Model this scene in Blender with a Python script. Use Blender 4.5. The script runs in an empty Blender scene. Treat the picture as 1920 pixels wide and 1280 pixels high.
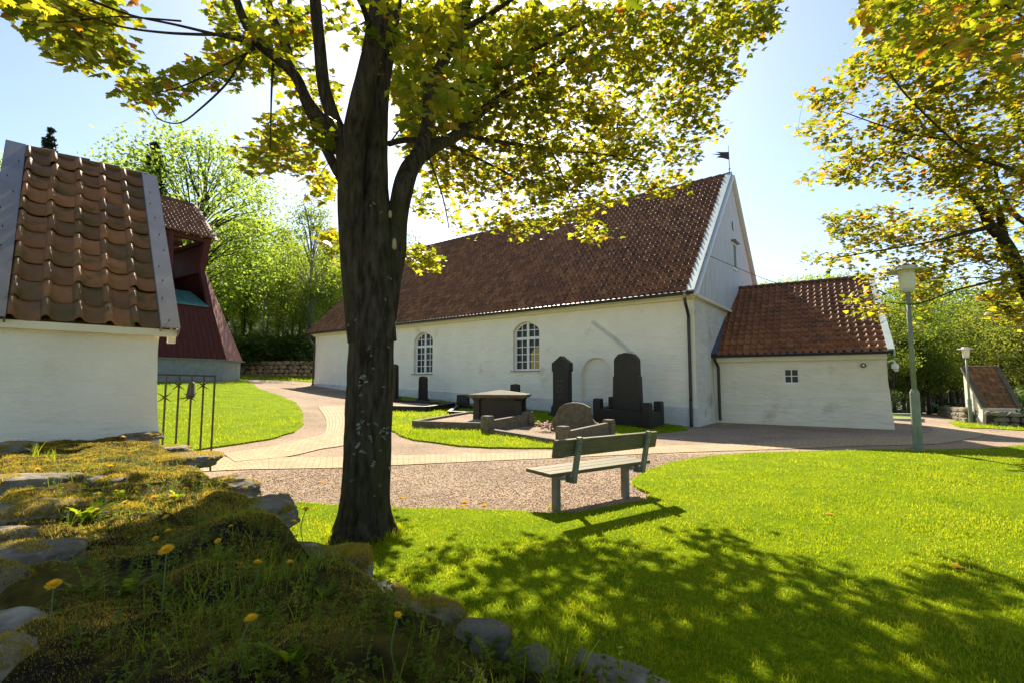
import bpy, bmesh, math, random
import numpy as np
from mathutils import Vector, Matrix, noise
from mathutils.geometry import tessellate_polygon, delaunay_2d_cdt

random.seed(7); rng = np.random.default_rng(7)
SC = bpy.context.scene
COL = SC.collection
R = math.radians

# ------------------------------------------------------------------ camera
F = 910.0                       # focal length in pixels of the 1920 px wide photograph
PITCH = R(4.71)
CAMZ = 1.5
cam = bpy.data.cameras.new('camera'); camo = bpy.data.objects.new('camera', cam); COL.objects.link(camo)
cam.sensor_width = 36.0; cam.lens = F/1920*36.0; cam.clip_start = 0.05; cam.clip_end = 3000
camo.location = (0, 0, CAMZ); camo.rotation_euler = (R(90)+PITCH, 0, 0)
SC.camera = camo

# ------------------------------------------------------------------ sky and sun
SUN_EL, SUN_AZ = R(42.5), R(-4.0)     # azimuth measured clockwise from +Y
world = bpy.data.worlds.new("World"); SC.world = world; world.use_nodes = True
wn = world.node_tree; bg = wn.nodes['Background']
sky = wn.nodes.new('ShaderNodeTexSky'); sky.sky_type = 'NISHITA'; sky.sun_disc = False
sky.sun_elevation = SUN_EL; sky.sun_rotation = SUN_AZ
sky.air_density = 1.0; sky.dust_density = .8; sky.ozone_density = 1.0
wn.links.new(sky.outputs[0], bg.inputs[0]); bg.inputs[1].default_value = 0.078
sl = bpy.data.lights.new('sun', 'SUN'); so = bpy.data.objects.new('sun', sl); COL.objects.link(so)
sl.energy = 4.8; sl.angle = R(0.53); sl.color = (1.0, 0.90, 0.72)
sd = Vector((math.sin(SUN_AZ)*math.cos(SUN_EL), math.cos(SUN_AZ)*math.cos(SUN_EL), math.sin(SUN_EL)))
so.rotation_euler = sd.to_track_quat('Z', 'Y').to_euler()
SC.view_settings.view_transform = 'Standard'; SC.view_settings.look = 'None'
SC.view_settings.exposure = 1.45; SC.view_settings.gamma = 1.0; SC.view_settings.use_curve_mapping = False
SC.cycles.max_bounces = 7; SC.cycles.transparent_max_bounces = 6; SC.cycles.diffuse_bounces = 4
SC.cycles.transmission_bounces = 6; SC.cycles.glossy_bounces = 2
SC.cycles.use_denoising = True

# ------------------------------------------------------------------ projection helpers
cp, sp = math.cos(PITCH), math.sin(PITCH)
def ray(px, py):
    cx = (px-960)/F; cy = (640-py)/F
    return Vector((cx, cp-sp*cy, sp+cp*cy))
def P(px, py, depth):
    d = ray(px, py); k = depth/d.y
    return Vector((d.x*k, depth, CAMZ+d.z*k))
def proj(v):                      # world -> photo pixel (numpy Nx3)
    x = v[..., 0]; y = v[..., 1]; z = v[..., 2]-CAMZ
    fw = y*cp+z*sp; up = -y*sp+z*cp
    return 960+F*x/fw, 640-F*up/fw
def sstep(a, b, x):
    t = np.clip((x-a)/(b-a), 0, 1); return t*t*(3-2*t)
def g(x, y):                      # the terrain
    x = np.asarray(x, float); y = np.asarray(y, float)
    s = (6.2-x)*.793+(y-16.4)*.609
    z = .047*np.maximum(0, s)**1.0*sstep(-1, 2, s)
    z = z*(1-.35*sstep(28, 45, s))
    z += .04*np.maximum(0, y-29)*sstep(4, -4, x)
    z += .3*np.exp(-((x+18)**2+(y-27)**2)/50.)
    z += .22*np.maximum(0, y-41)*sstep(6, -6, x)*1.0
    z -= .0585*np.clip(x-12, 0, 55)*sstep(8, 16, y)
    return np.minimum(z, 14)
def G(px, py, off=0.0):           # pixel -> point on the terrain
    d = ray(px, py); k = 1.0; step = .05
    for _ in range(4000):
        p = Vector((d.x*k, d.y*k, CAMZ+d.z*k))
        if p.z <= float(g(p.x, p.y))+off: break
        k += step*max(1, k*.1)
        if k > 300: break
    lo, hi = k-step*max(1, k*.1)*1.2, k
    for _ in range(20):
        m = (lo+hi)/2; p = Vector((d.x*m, d.y*m, CAMZ+d.z*m))
        if p.z <= float(g(p.x, p.y))+off: hi = m
        else: lo = m
    p = Vector((d.x*hi, d.y*hi, 0)); p.z = float(g(p.x, p.y)); return p

# ------------------------------------------------------------------ materials
def mat(name, c1, c2=None, scale=5, rough=.8, bump=0, bscale=20, c3=None, s3=1.0, w3=(.5, .6), spec=.3,
        tint=None, translucent=0, tcol=None, metal=0, coord='Object', stretch=None, detail=6, bdist=.02):
    m = bpy.data.materials.new(name); m.use_nodes = True; nt = m.node_tree; N = nt.nodes; L = nt.links
    b = N['Principled BSDF']; b.inputs['Roughness'].default_value = rough
    b.inputs['Specular IOR Level'].default_value = spec; b.inputs['Metallic'].default_value = metal
    tc = N.new('ShaderNodeTexCoord'); co = tc.outputs[coord]
    if stretch:
        mp = N.new('ShaderNodeMapping'); mp.inputs['Scale'].default_value = stretch; L.new(co, mp.inputs[0]); co = mp.outputs[0]
    def nz(sc, det=detail, rg=.6):
        n = N.new('ShaderNodeTexNoise'); n.inputs['Scale'].default_value = sc; n.inputs['Detail'].default_value = det
        n.inputs['Roughness'].default_value = rg; L.new(co, n.inputs['Vector']); return n.outputs['Fac']
    def mix(a, bb, f):
        x = N.new('ShaderNodeMix'); x.data_type = 'RGBA'
        L.new(f, x.inputs[0])
        for i, s in ((6, a), (7, bb)):
            if isinstance(s, tuple): x.inputs[i].default_value = (*s[:3], 1)
            else: L.new(s, x.inputs[i])
        return x.outputs[2]
    def rampf(f, a, bb):
        r = N.new('ShaderNodeMapRange'); r.inputs[1].default_value = a; r.inputs[2].default_value = bb; L.new(f, r.inputs[0]); return r.outputs[0]
    col = c1
    if c2: col = mix(c1, c2, rampf(nz(scale), .35, .65))
    if tint:                       # per-leaf / per-tile colour stored on the mesh
        at = N.new('ShaderNodeAttribute'); at.attribute_name = 'tint'
        r = N.new('ShaderNodeValToRGB'); r.color_ramp.elements[0].color = (*tint[0], 1); r.color_ramp.elements[1].color = (*tint[-1], 1)
        for i, c in enumerate(tint[1:-1]):
            e = r.color_ramp.elements.new((i+1)/(len(tint)-1)); e.color = (*c, 1)
        L.new(at.outputs['Fac'], r.inputs[0])
        if c2:
            col = mix(col, r.outputs[0], (lambda v: v)(rampf(nz(scale*.37+.1), 0, .8)))
        else: col = r.outputs[0]
    if c3: col = mix(col, c3, rampf(nz(s3), *w3))
    if isinstance(col, tuple): b.inputs['Base Color'].default_value = (*col[:3], 1)
    else: L.new(col, b.inputs['Base Color'])
    if bump:
        bn = N.new('ShaderNodeBump'); bn.inputs['Strength'].default_value = bump; bn.inputs['Distance'].default_value = bdist
        L.new(nz(bscale, 5), bn.inputs['Height']); L.new(bn.outputs[0], b.inputs['Normal'])
    if translucent:
        t = N.new('ShaderNodeBsdfTranslucent'); ms = N.new('ShaderNodeMixShader'); ms.inputs[0].default_value = translucent
        out = N['Material Output']; L.new(b.outputs[0], ms.inputs[1]); L.new(t.outputs[0], ms.inputs[2]); L.new(ms.outputs[0], out.inputs[0])
        if tcol and tint:
            r2 = N.new('ShaderNodeValToRGB'); r2.color_ramp.elements[0].color = (*tcol[0], 1); r2.color_ramp.elements[1].color = (*tcol[-1], 1)
            for i, c in enumerate(tcol[1:-1]):
                e = r2.color_ramp.elements.new((i+1)/(len(tcol)-1)); e.color = (*c, 1)
            L.new(at.outputs['Fac'], r2.inputs[0]); L.new(r2.outputs[0], t.inputs[0])
        elif tcol: t.inputs[0].default_value = (*tcol[0], 1)
    return m

M = {}
def plaster(name, c1, c2, c3, w3=(.60, .75), bump=.5, brick=True):
    m = mat(name, c1, c2, 1.3, .92, 0, c3=c3, s3=.9, w3=w3, spec=.1)
    nt = m.node_tree; N = nt.nodes; L = nt.links; b = N['Principled BSDF']
    tc = N.new('ShaderNodeTexCoord')
    n1 = N.new('ShaderNodeTexNoise'); n1.inputs['Scale'].default_value = 2.2; n1.inputs['Detail'].default_value = 9; n1.inputs['Roughness'].default_value = .62
    mp = N.new('ShaderNodeMapping'); mp.inputs['Scale'].default_value = (.55, .55, 1.7); L.new(tc.outputs['Object'], mp.inputs[0]); L.new(mp.outputs[0], n1.inputs['Vector'])
    n2 = N.new('ShaderNodeTexNoise'); n2.inputs['Scale'].default_value = 45; n2.inputs['Detail'].default_value = 4; L.new(tc.outputs['Object'], n2.inputs['Vector'])
    bp = N.new('ShaderNodeBump'); bp.inputs['Strength'].default_value = bump; bp.inputs['Distance'].default_value = .12; L.new(n1.outputs['Fac'], bp.inputs['Height'])
    b2 = N.new('ShaderNodeBump'); b2.inputs['Strength'].default_value = .35; b2.inputs['Distance'].default_value = .01; L.new(n2.outputs['Fac'], b2.inputs['Height'])
    L.new(bp.outputs[0], b2.inputs['Normal']); last = b2
    if brick:
        wv = N.new('ShaderNodeTexNoise'); wv.inputs['Scale'].default_value = 3.0; wv.inputs['Detail'].default_value = 5; wv.inputs['Roughness'].default_value = .7
        m2 = N.new('ShaderNodeMapping'); m2.inputs['Scale'].default_value = (.8, .8, 5.5); L.new(tc.outputs['Object'], m2.inputs[0]); L.new(m2.outputs[0], wv.inputs['Vector'])
        b3 = N.new('ShaderNodeBump'); b3.inputs['Strength'].default_value = .5; b3.inputs['Distance'].default_value = .035
        L.new(wv.outputs['Fac'], b3.inputs['Height']); L.new(b2.outputs[0], b3.inputs['Normal']); last = b3
    L.new(last.outputs[0], b.inputs['Normal'])
    return m
M['lime'] = plaster('limewash', (.80, .75, .63), (.86, .81, .69), (.62, .55, .41))
M['lime2'] = plaster('limewash_rough', (.75, .70, .58), (.83, .78, .66), (.52, .46, .33), (.58, .78), .9, False)
M['lime_worn'] = plaster('limewash_worn', (.56, .56, .53), (.66, .66, .62), (.34, .34, .31), (.58, .72), .9, False)
M['lime_gate'] = plaster('limewash_gate', (.70, .67, .59), (.78, .75, .67), (.54, .49, .38), (.56, .80), .5, False)
M['cream'] = mat('cream_paint', (.66, .60, .44), (.72, .67, .52), 3, .6)
M['white'] = mat('white_paint', (.74, .74, .71), (.80, .80, .78), 8, .5)
M['board'] = mat('pale_boards', (.50, .51, .54), (.60, .61, .63), 2.2, .6, .2, 30, stretch=(3, 3, .4))
M['groove'] = mat('grey_paint', (.20, .21, .23), None, rough=.7)
M['glass'] = mat('dark_glass', (.012, .015, .014), None, rough=.08, spec=.28, bump=.12, bscale=6)
M['painted_glow'] = mat('painted_interior_light', (.42, .27, .07), (.50, .36, .12), 9, .8)  # glow from inside the church, painted as plain ochre
TT = [(.10, .044, .018), (.18, .072, .027), (.26, .10, .038), (.36, .17, .07)]
M['tile'] = mat('clay_tiles', (.12, .052, .020), (.25, .10, .038), 2.4, .50, .2, 60, tint=TT, spec=.35, c3=(.05, .045, .03), s3=1.4, w3=(.60, .80))
M['tile_red'] = mat('red_clay_tiles', (.16, .062, .024), (.28, .105, .038), 2.4, .6, .3, 60, tint=[(.17, .062, .026), (.27, .10, .036), (.35, .15, .06)], spec=.35, c3=(.07, .05, .03), s3=1.1, w3=(.58, .8))
M['tile_mossy'] = mat('old_mossy_tiles', (.11, .075, .035), (.20, .10, .045), 2.8, .55, .5, 60, tint=[(.14, .075, .035), (.28, .12, .05), (.44, .18, .07)], spec=.4, c3=(.085, .075, .02), s3=4.5, w3=(.50, .68))
M['metal'] = mat('grey_sheet_metal', (.17, .165, .17), (.23, .22, .22), 2, .38, .05, 8, spec=.6, metal=.5)
M['metal_blue'] = mat('blue_flashing', (.06, .075, .12), (.09, .11, .16), 2, .4, metal=.3)
M['metal_pale'] = mat('pale_green_metal', (.42, .50, .48), (.56, .60, .56), 2, .45, metal=.2)
M['copper'] = mat('verdigris', (.05, .15, .13), (.09, .22, .19), 3, .5)
M['black'] = mat('black_metal', (.012, .011, .010), (.022, .018, .016), 5, .42, spec=.5)
M['iron'] = mat('wrought_iron', (.03, .022, .018), (.05, .035, .026), 20, .5, .2, 80)
M['redwood'] = mat('falu_red_boards', (.055, .011, .007), (.095, .019, .012), 4, .7, .2, 40, stretch=(2, 2, .3))
M['redpale'] = mat('pale_red_boards', (.22, .085, .07), (.31, .14, .11), 4, .6)  # paler boards, with the chamfers' sunlit stripes put into the colour
M['plinth'] = mat('grey_stone_plinth', (.20, .23, .24), (.28, .30, .30), 3, .9, .8, 18, bdist=.05)
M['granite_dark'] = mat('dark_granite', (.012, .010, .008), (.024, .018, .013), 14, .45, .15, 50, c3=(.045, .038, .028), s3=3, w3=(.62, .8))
M['granite'] = mat('weathered_granite', (.085, .07, .048), (.15, .125, .08), 9, .85, .5, 40, c3=(.08, .08, .035), s3=4, w3=(.5, .7))
M['granite_kerb'] = mat('mossy_kerb', (.09, .075, .05), (.17, .14, .10), 11, .85, .6, 40, c3=(.24, .23, .20), s3=13, w3=(.62, .68))
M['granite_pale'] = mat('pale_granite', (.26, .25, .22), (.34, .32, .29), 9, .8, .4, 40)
M['gilt'] = mat('faded_gilt', (.10, .08, .045), None, rough=.5)
M['bench_wood'] = mat('weathered_bench_wood', (.085, .07, .032), (.15, .125, .065), 6, .65, .35, 30, stretch=(1, 9, 9), c3=(.09, .10, .05), s3=2.5, w3=(.5, .75))
M['bench_green'] = mat('green_grey_post', (.13, .13, .10), (.19, .195, .15), 5, .55, .2, 40)
M['lamp_green'] = mat('green_grey_pole', (.16, .19, .14), (.22, .25, .19), 4, .5, c3=(.12, .11, .07), s3=4, w3=(.6, .8))
M['lamp_white'] = mat('lamp_glass', (.80, .79, .70), None, rough=.3, translucent=.35, tcol=[(.85, .84, .75)])
M['lamp_top'] = mat('lamp_brim', (.46, .48, .42), (.54, .55, .50), 4, .5)
M['bin'] = mat('green_plastic', (.02, .12, .06), None, rough=.4)
M['carpaint'] = mat('silver_paint', (.35, .37, .40), None, rough=.25, spec=.7, metal=.3)
M['rubber'] = mat('rubber', (.02, .02, .02), None, rough=.8)
M['bark'] = mat('maple_bark', (.026, .021, .013), (.095, .080, .054), 11, .95, 1.0, 30, c3=(.06, .06, .022), s3=2.2, w3=(.52, .68), stretch=(1.9, 1.9, .38), bdist=.07, spec=.1)
M['bark2'] = mat('young_bark', (.05, .04, .025), (.09, .075, .05), 9, .9, .5, 30, spec=.1)
M['lichen'] = mat('pale_lichen', (.16, .17, .14), (.24, .25, .21), 60, .95, .5, 90)
M['cutwood'] = mat('pruning_scar', (.30, .23, .12), (.36, .28, .16), 20, .9)
M['bgbark'] = mat('forest_bark', (.035, .03, .022), (.07, .058, .042), 4, .95, .4, 12, spec=.1)
M['bgbark_pale'] = mat('birch_bark', (.16, .15, .12), (.26, .25, .22), 3, .9, .3, 12, c3=(.04, .035, .03), s3=3, w3=(.55, .62), spec=.1)
MAPLE_D = [(.10, .035, .010), (.12, .075, .010), (.065, .065, .008), (.030, .040, .006), (.11, .095, .010)]
MAPLE_T = [(.60, .18, .02), (.82, .46, .02), (.44, .43, .012), (.22, .30, .008), (.92, .78, .03)]
M['maple'] = mat('maple_leaf', MAPLE_D[2], None, rough=.42, spec=.35, tint=MAPLE_D, translucent=.50, tcol=MAPLE_T)
def leafmat(n, d, t, tr=.5): return mat(n, d[0], None, rough=.55, spec=.2, tint=d, translucent=tr, tcol=t)
M['leaf_bright'] = leafmat('fresh_leaf', [(.06, .11, .012), (.11, .17, .016)], [(.36, .52, .05), (.60, .74, .08)])
M['leaf_mid'] = leafmat('green_leaf', [(.05, .085, .012), (.09, .13, .015)], [(.30, .44, .03), (.56, .66, .05)], .45)
M['leaf_deep'] = leafmat('deep_green_leaf', [(.03, .055, .010), (.06, .09, .012)], [(.16, .28, .02), (.42, .52, .04)], .45)
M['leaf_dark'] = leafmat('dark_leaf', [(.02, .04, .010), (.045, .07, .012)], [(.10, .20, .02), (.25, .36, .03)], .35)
M['needle'] = leafmat('spruce_needle', [(.012, .025, .014), (.03, .05, .022)], [(.02, .04, .02), (.05, .09, .03)], .2)
M['leaf_yellow'] = leafmat('yellowish_leaf', [(.045, .065, .012), (.08, .09, .015)], [(.24, .32, .03), (.46, .48, .04)])
M['grass'] = mat('grass_blades', (.08, .14, .01), None, rough=.5, spec=.25, tint=[(.04, .065, .005), (.08, .115, .006), (.13, .14, .010)], translucent=.5,
                 tcol=[(.26, .40, .006), (.52, .62, .008), (.70, .66, .03)])
def lawn_mat():
    m = mat('lawn_turf', (.075, .115, .006), (.12, .16, .008), 1.7, .95, .9, 160, c3=(.18, .17, .03), s3=.8, w3=(.60, .85), spec=.05, bdist=.03, coord='Object')
    nt = m.node_tree; N = nt.nodes; L = nt.links; b = N['Principled BSDF']
    t = N.new('ShaderNodeBsdfTranslucent'); t.inputs[0].default_value = (.35, .5, .02, 1)
    src = b.inputs['Base Color'].links[0].from_socket
    hs = N.new('ShaderNodeHueSaturation'); hs.inputs['Value'].default_value = 2.3; hs.inputs['Saturation'].default_value = 1.1
    n = N.new('ShaderNodeTexNoise'); n.inputs['Scale'].default_value = 38; n.inputs['Detail'].default_value = 8; n.inputs['Roughness'].default_value = .75
    tc = N.new('ShaderNodeTexCoord'); L.new(tc.outputs['Object'], n.inputs['Vector'])
    mr = N.new('ShaderNodeMapRange'); mr.inputs[1].default_value = .3; mr.inputs[2].default_value = .7; mr.inputs[3].default_value = .9; mr.inputs[4].default_value = 2.7
    L.new(n.outputs['Fac'], mr.inputs[0]); L.new(mr.outputs[0], hs.inputs['Value'])
    L.new(src, hs.inputs['Color']); L.new(hs.outputs[0], b.inputs['Base Color'])
    return m
M['lawn'] = lawn_mat()
M['moss_blade'] = mat('moss_fronds', (.1, .08, .02), None, rough=.7, spec=.1, tint=[(.12, .095, .014), (.27, .21, .025), (.44, .31, .04)], translucent=.35,
                      tcol=[(.35, .30, .03), (.75, .55, .05), (.95, .64, .09)])
M['moss'] = mat('moss_mat', (.07, .058, .012), (.17, .13, .02), 14, .95, 1, 60, c3=(.022, .018, .012), s3=4.2, w3=(.47, .60), spec=.05, bdist=.05)
M['dry_leaf'] = mat('fallen_leaf_yellow', (.50, .27, .03), (.34, .15, .03), 60, .95, spec=.02)
M['weed'] = mat('weed_leaves', (.05, .1, .02), None, rough=.55, spec=.12, tint=[(.045, .06, .004), (.08, .10, .006), (.12, .15, .010)], translucent=.45,
                tcol=[(.18, .30, .01), (.38, .50, .02), (.52, .60, .04)])
M['dand_yellow'] = mat('dandelion_petals', (.85, .56, .01), (.78, .42, .01), 90, .7, translucent=.35, tcol=[(.95, .62, .02)])
M['dand_green'] = mat('dandelion_stem', (.12, .19, .05), None, rough=.6, translucent=.3, tcol=[(.3, .45, .08)])
M['rose'] = mat('pink_petals', (.55, .10, .10), (.75, .60, .55), 40, .7)
M['forest_floor'] = mat('forest_floor', (.03, .045, .012), (.05, .075, .015), .8, .95, .8, 5, c3=(.09, .13, .02), s3=.35, w3=(.5, .7), spec=.05)

def gravel_mat():
    m = bpy.data.materials.new('pink_gravel'); m.use_nodes = True; nt = m.node_tree; N = nt.nodes; L = nt.links; b = N['Principled BSDF']
    b.inputs['Roughness'].default_value = .9; b.inputs['Specular IOR Level'].default_value = .15
    tc = N.new('ShaderNodeTexCoord')
    v = N.new('ShaderNodeTexVoronoi'); v.inputs['Scale'].default_value = 72; L.new(tc.outputs['Object'], v.inputs['Vector'])
    r = N.new('ShaderNodeValToRGB'); els = r.color_ramp.elements
    els[0].color = (.10, .07, .055, 1); els[1].color = (.64, .50, .37, 1)
    for p_, c in ((.25, (.36, .235, .15, 1)), (.55, (.48, .34, .23, 1)), (.8, (.20, .15, .14, 1))):
        e = els.new(p_); e.color = c
    sx = N.new('ShaderNodeSeparateColor'); L.new(v.outputs['Color'], sx.inputs[0]); L.new(sx.outputs[0], r.inputs[0])
    n = N.new('ShaderNodeTexNoise'); n.inputs['Scale'].default_value = .7; n.inputs['Detail'].default_value = 6; L.new(tc.outputs['Object'], n.inputs['Vector'])
    mr = N.new('ShaderNodeMapRange'); mr.inputs[1].default_value = .3; mr.inputs[2].default_value = .7; mr.inputs[3].default_value = .68; mr.inputs[4].default_value = 1.02
    L.new(n.outputs['Fac'], mr.inputs[0])
    hs = N.new('ShaderNodeHueSaturation'); hs.inputs['Hue'].default_value = .507; L.new(r.outputs[0], hs.inputs['Color']); L.new(mr.outputs[0], hs.inputs['Value']); L.new(hs.outputs[0], b.inputs['Base Color'])
    bp = N.new('ShaderNodeBump'); bp.inputs['Strength'].default_value = 1; bp.inputs['Distance'].default_value = .012; bp.invert = True
    L.new(v.outputs['Distance'], bp.inputs['Height']); L.new(bp.outputs[0], b.inputs['Normal'])
    return m
M['gravel'] = gravel_mat()
def sett_mat():
    m = bpy.data.materials.new('sandstone_setts'); m.use_nodes = True; nt = m.node_tree; N = nt.nodes; L = nt.links; b = N['Principled BSDF']
    b.inputs['Roughness'].default_value = .85; b.inputs['Specular IOR Level'].default_value = .2
    uv = N.new('ShaderNodeUVMap'); uv.uv_map = 'UVMap'
    br = N.new('ShaderNodeTexBrick'); br.inputs['Scale'].default_value = 1.0; br.inputs['Brick Width'].default_value = .20; br.inputs['Row Height'].default_value = .11
    br.inputs['Mortar Size'].default_value = .009; br.inputs['Color1'].default_value = (.41, .30, .175, 1); br.inputs['Color2'].default_value = (.33, .24, .14, 1)
    br.inputs['Mortar'].default_value = (.16, .11, .075, 1); br.inputs['Mortar Smooth'].default_value = .3
    L.new(uv.outputs[0], br.inputs['Vector'])
    n = N.new('ShaderNodeTexNoise'); n.inputs['Scale'].default_value = 3; n.inputs['Detail'].default_value = 8
    tc = N.new('ShaderNodeTexCoord'); L.new(tc.outputs['Object'], n.inputs['Vector'])
    mr = N.new('ShaderNodeMapRange'); mr.inputs[1].default_value = .3; mr.inputs[2].default_value = .7; mr.inputs[3].default_value = .85; mr.inputs[4].default_value = 1.1
    L.new(n.outputs['Fac'], mr.inputs[0])
    hs = N.new('ShaderNodeHueSaturation'); L.new(br.outputs['Color'], hs.inputs['Color']); L.new(mr.outputs[0], hs.inputs['Value']); L.new(hs.outputs[0], b.inputs['Base Color'])
    bp = N.new('ShaderNodeBump'); bp.inputs['Strength'].default_value = .6; bp.inputs['Distance'].default_value = .01; bp.invert = True
    L.new(br.outputs['Fac'], bp.inputs['Height']); L.new(bp.outputs[0], b.inputs['Normal'])
    return m
M['setts'] = sett_mat()
def stone_mat(name, moss, c1, c2, c3):
    m = mat(name, c1, c2, 4, .85, .8, 14, c3=c3, s3=9, w3=(.55, .7), spec=.2, bdist=.03)
    if moss:
        nt = m.node_tree; N = nt.nodes; L = nt.links; b = N['Principled BSDF']
        src = b.inputs['Base Color'].links[0].from_socket
        ge = N.new('ShaderNodeNewGeometry'); sx = N.new('ShaderNodeSeparateXYZ'); L.new(ge.outputs['True Normal'], sx.inputs[0])
        n = N.new('ShaderNodeTexNoise'); n.inputs['Scale'].default_value = 6; n.inputs['Detail'].default_value = 6
        tc = N.new('ShaderNodeTexCoord'); L.new(tc.outputs['Object'], n.inputs['Vector'])
        a = N.new('ShaderNodeMath'); a.operation = 'MULTIPLY_ADD'; a.inputs[1].default_value = .5; L.new(sx.outputs[2], a.inputs[0]); L.new(n.outputs['Fac'], a.inputs[2])
        mr = N.new('ShaderNodeMapRange'); mr.inputs[1].default_value = moss; mr.inputs[2].default_value = moss+.1; L.new(a.outputs[0], mr.inputs[0])
        x = N.new('ShaderNodeMix'); x.data_type = 'RGBA'; L.new(mr.outputs[0], x.inputs[0]); L.new(src, x.inputs[6]); x.inputs[7].default_value = (.13, .10, .018, 1)
        L.new(x.outputs[2], b.inputs['Base Color'])
    return m
M['stone_moss'] = stone_mat('mossy_fieldstone', .93, (.13, .112, .08), (.21, .185, .135), (.30, .27, .21))
M['stone'] = stone_mat('bare_fieldstone', 0, (.12, .098, .066), (.20, .17, .12), (.31, .27, .20))
M['stone_warm'] = stone_mat('ochre_fieldstone', 0, (.26, .18, .11), (.46, .33, .20), (.55, .43, .28))
M['mortar'] = mat('dark_joint', (.035, .03, .024), (.06, .05, .04), 8, .95)

# ------------------------------------------------------------------ mesh helpers
def tag(o, label=None, cat=None, group=None, kind=None):
    if label: o['label'] = label
    if cat: o['category'] = cat
    if group: o['group'] = group
    if kind: o['kind'] = kind
    return o
def empty(name, loc, rz=0.0, label=None, cat=None, group=None):
    o = bpy.data.objects.new(name, None); COL.objects.link(o); o.location = loc; o.rotation_euler = (0, 0, rz)
    o.empty_display_size = .2
    return tag(o, label, cat, group)
def copy_tree(o, parent=None):
    c = o.copy(); COL.objects.link(c)
    if parent is not None: c.parent = parent
    for ch in list(o.children): copy_tree(ch, c)
    return c
def npmesh(name, V, FL, m, parent=None, tint=None, smooth=False, uv=None, world=False):
    """V Nx3, FL either Kx3/Kx4 int array or list of arrays"""
    me = bpy.data.meshes.new(name)
    V = np.asarray(V, np.float32)
    arrs = FL if isinstance(FL, list) else [FL]
    arrs = [np.asarray(a, np.int32) for a in arrs if len(a)]
    nl = sum(a.size for a in arrs); nf = sum(len(a) for a in arrs)
    me.vertices.add(len(V)); me.vertices.foreach_set('co', V.ravel())
    me.loops.add(nl); me.loops.foreach_set('vertex_index', np.concatenate([a.ravel() for a in arrs]))
    ls = []; st = 0
    for a in arrs:
        ls.append(st+np.arange(len(a))*a.shape[1]); st += a.size
    me.polygons.add(nf); me.polygons.foreach_set('loop_start', np.concatenate(ls).astype(np.int32))
    try: me.polygons.foreach_set('loop_total', np.concatenate([np.full(len(a), a.shape[1]) for a in arrs]).astype(np.int32))
    except Exception: pass
    if smooth: me.polygons.foreach_set('use_smooth', np.ones(nf, bool))
    me.update(calc_edges=True)
    if tint is not None:
        at = me.attributes.new('tint', 'FLOAT', 'POINT'); at.data.foreach_set('value', np.asarray(tint, np.float32))
    if uv is not None:
        l = me.uv_layers.new(name='UVMap'); vi = np.concatenate([a.ravel() for a in arrs]); l.data.foreach_set('uv', np.asarray(uv, np.float32)[vi].ravel())
    if m is not None: me.materials.append(m)
    o = bpy.data.objects.new(name, me); COL.objects.link(o)
    if parent is not None:
        o.parent = parent
        if world: me.transform(Matrix.LocRotScale(parent.location, parent.rotation_euler, None).inverted())
    return o

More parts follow.
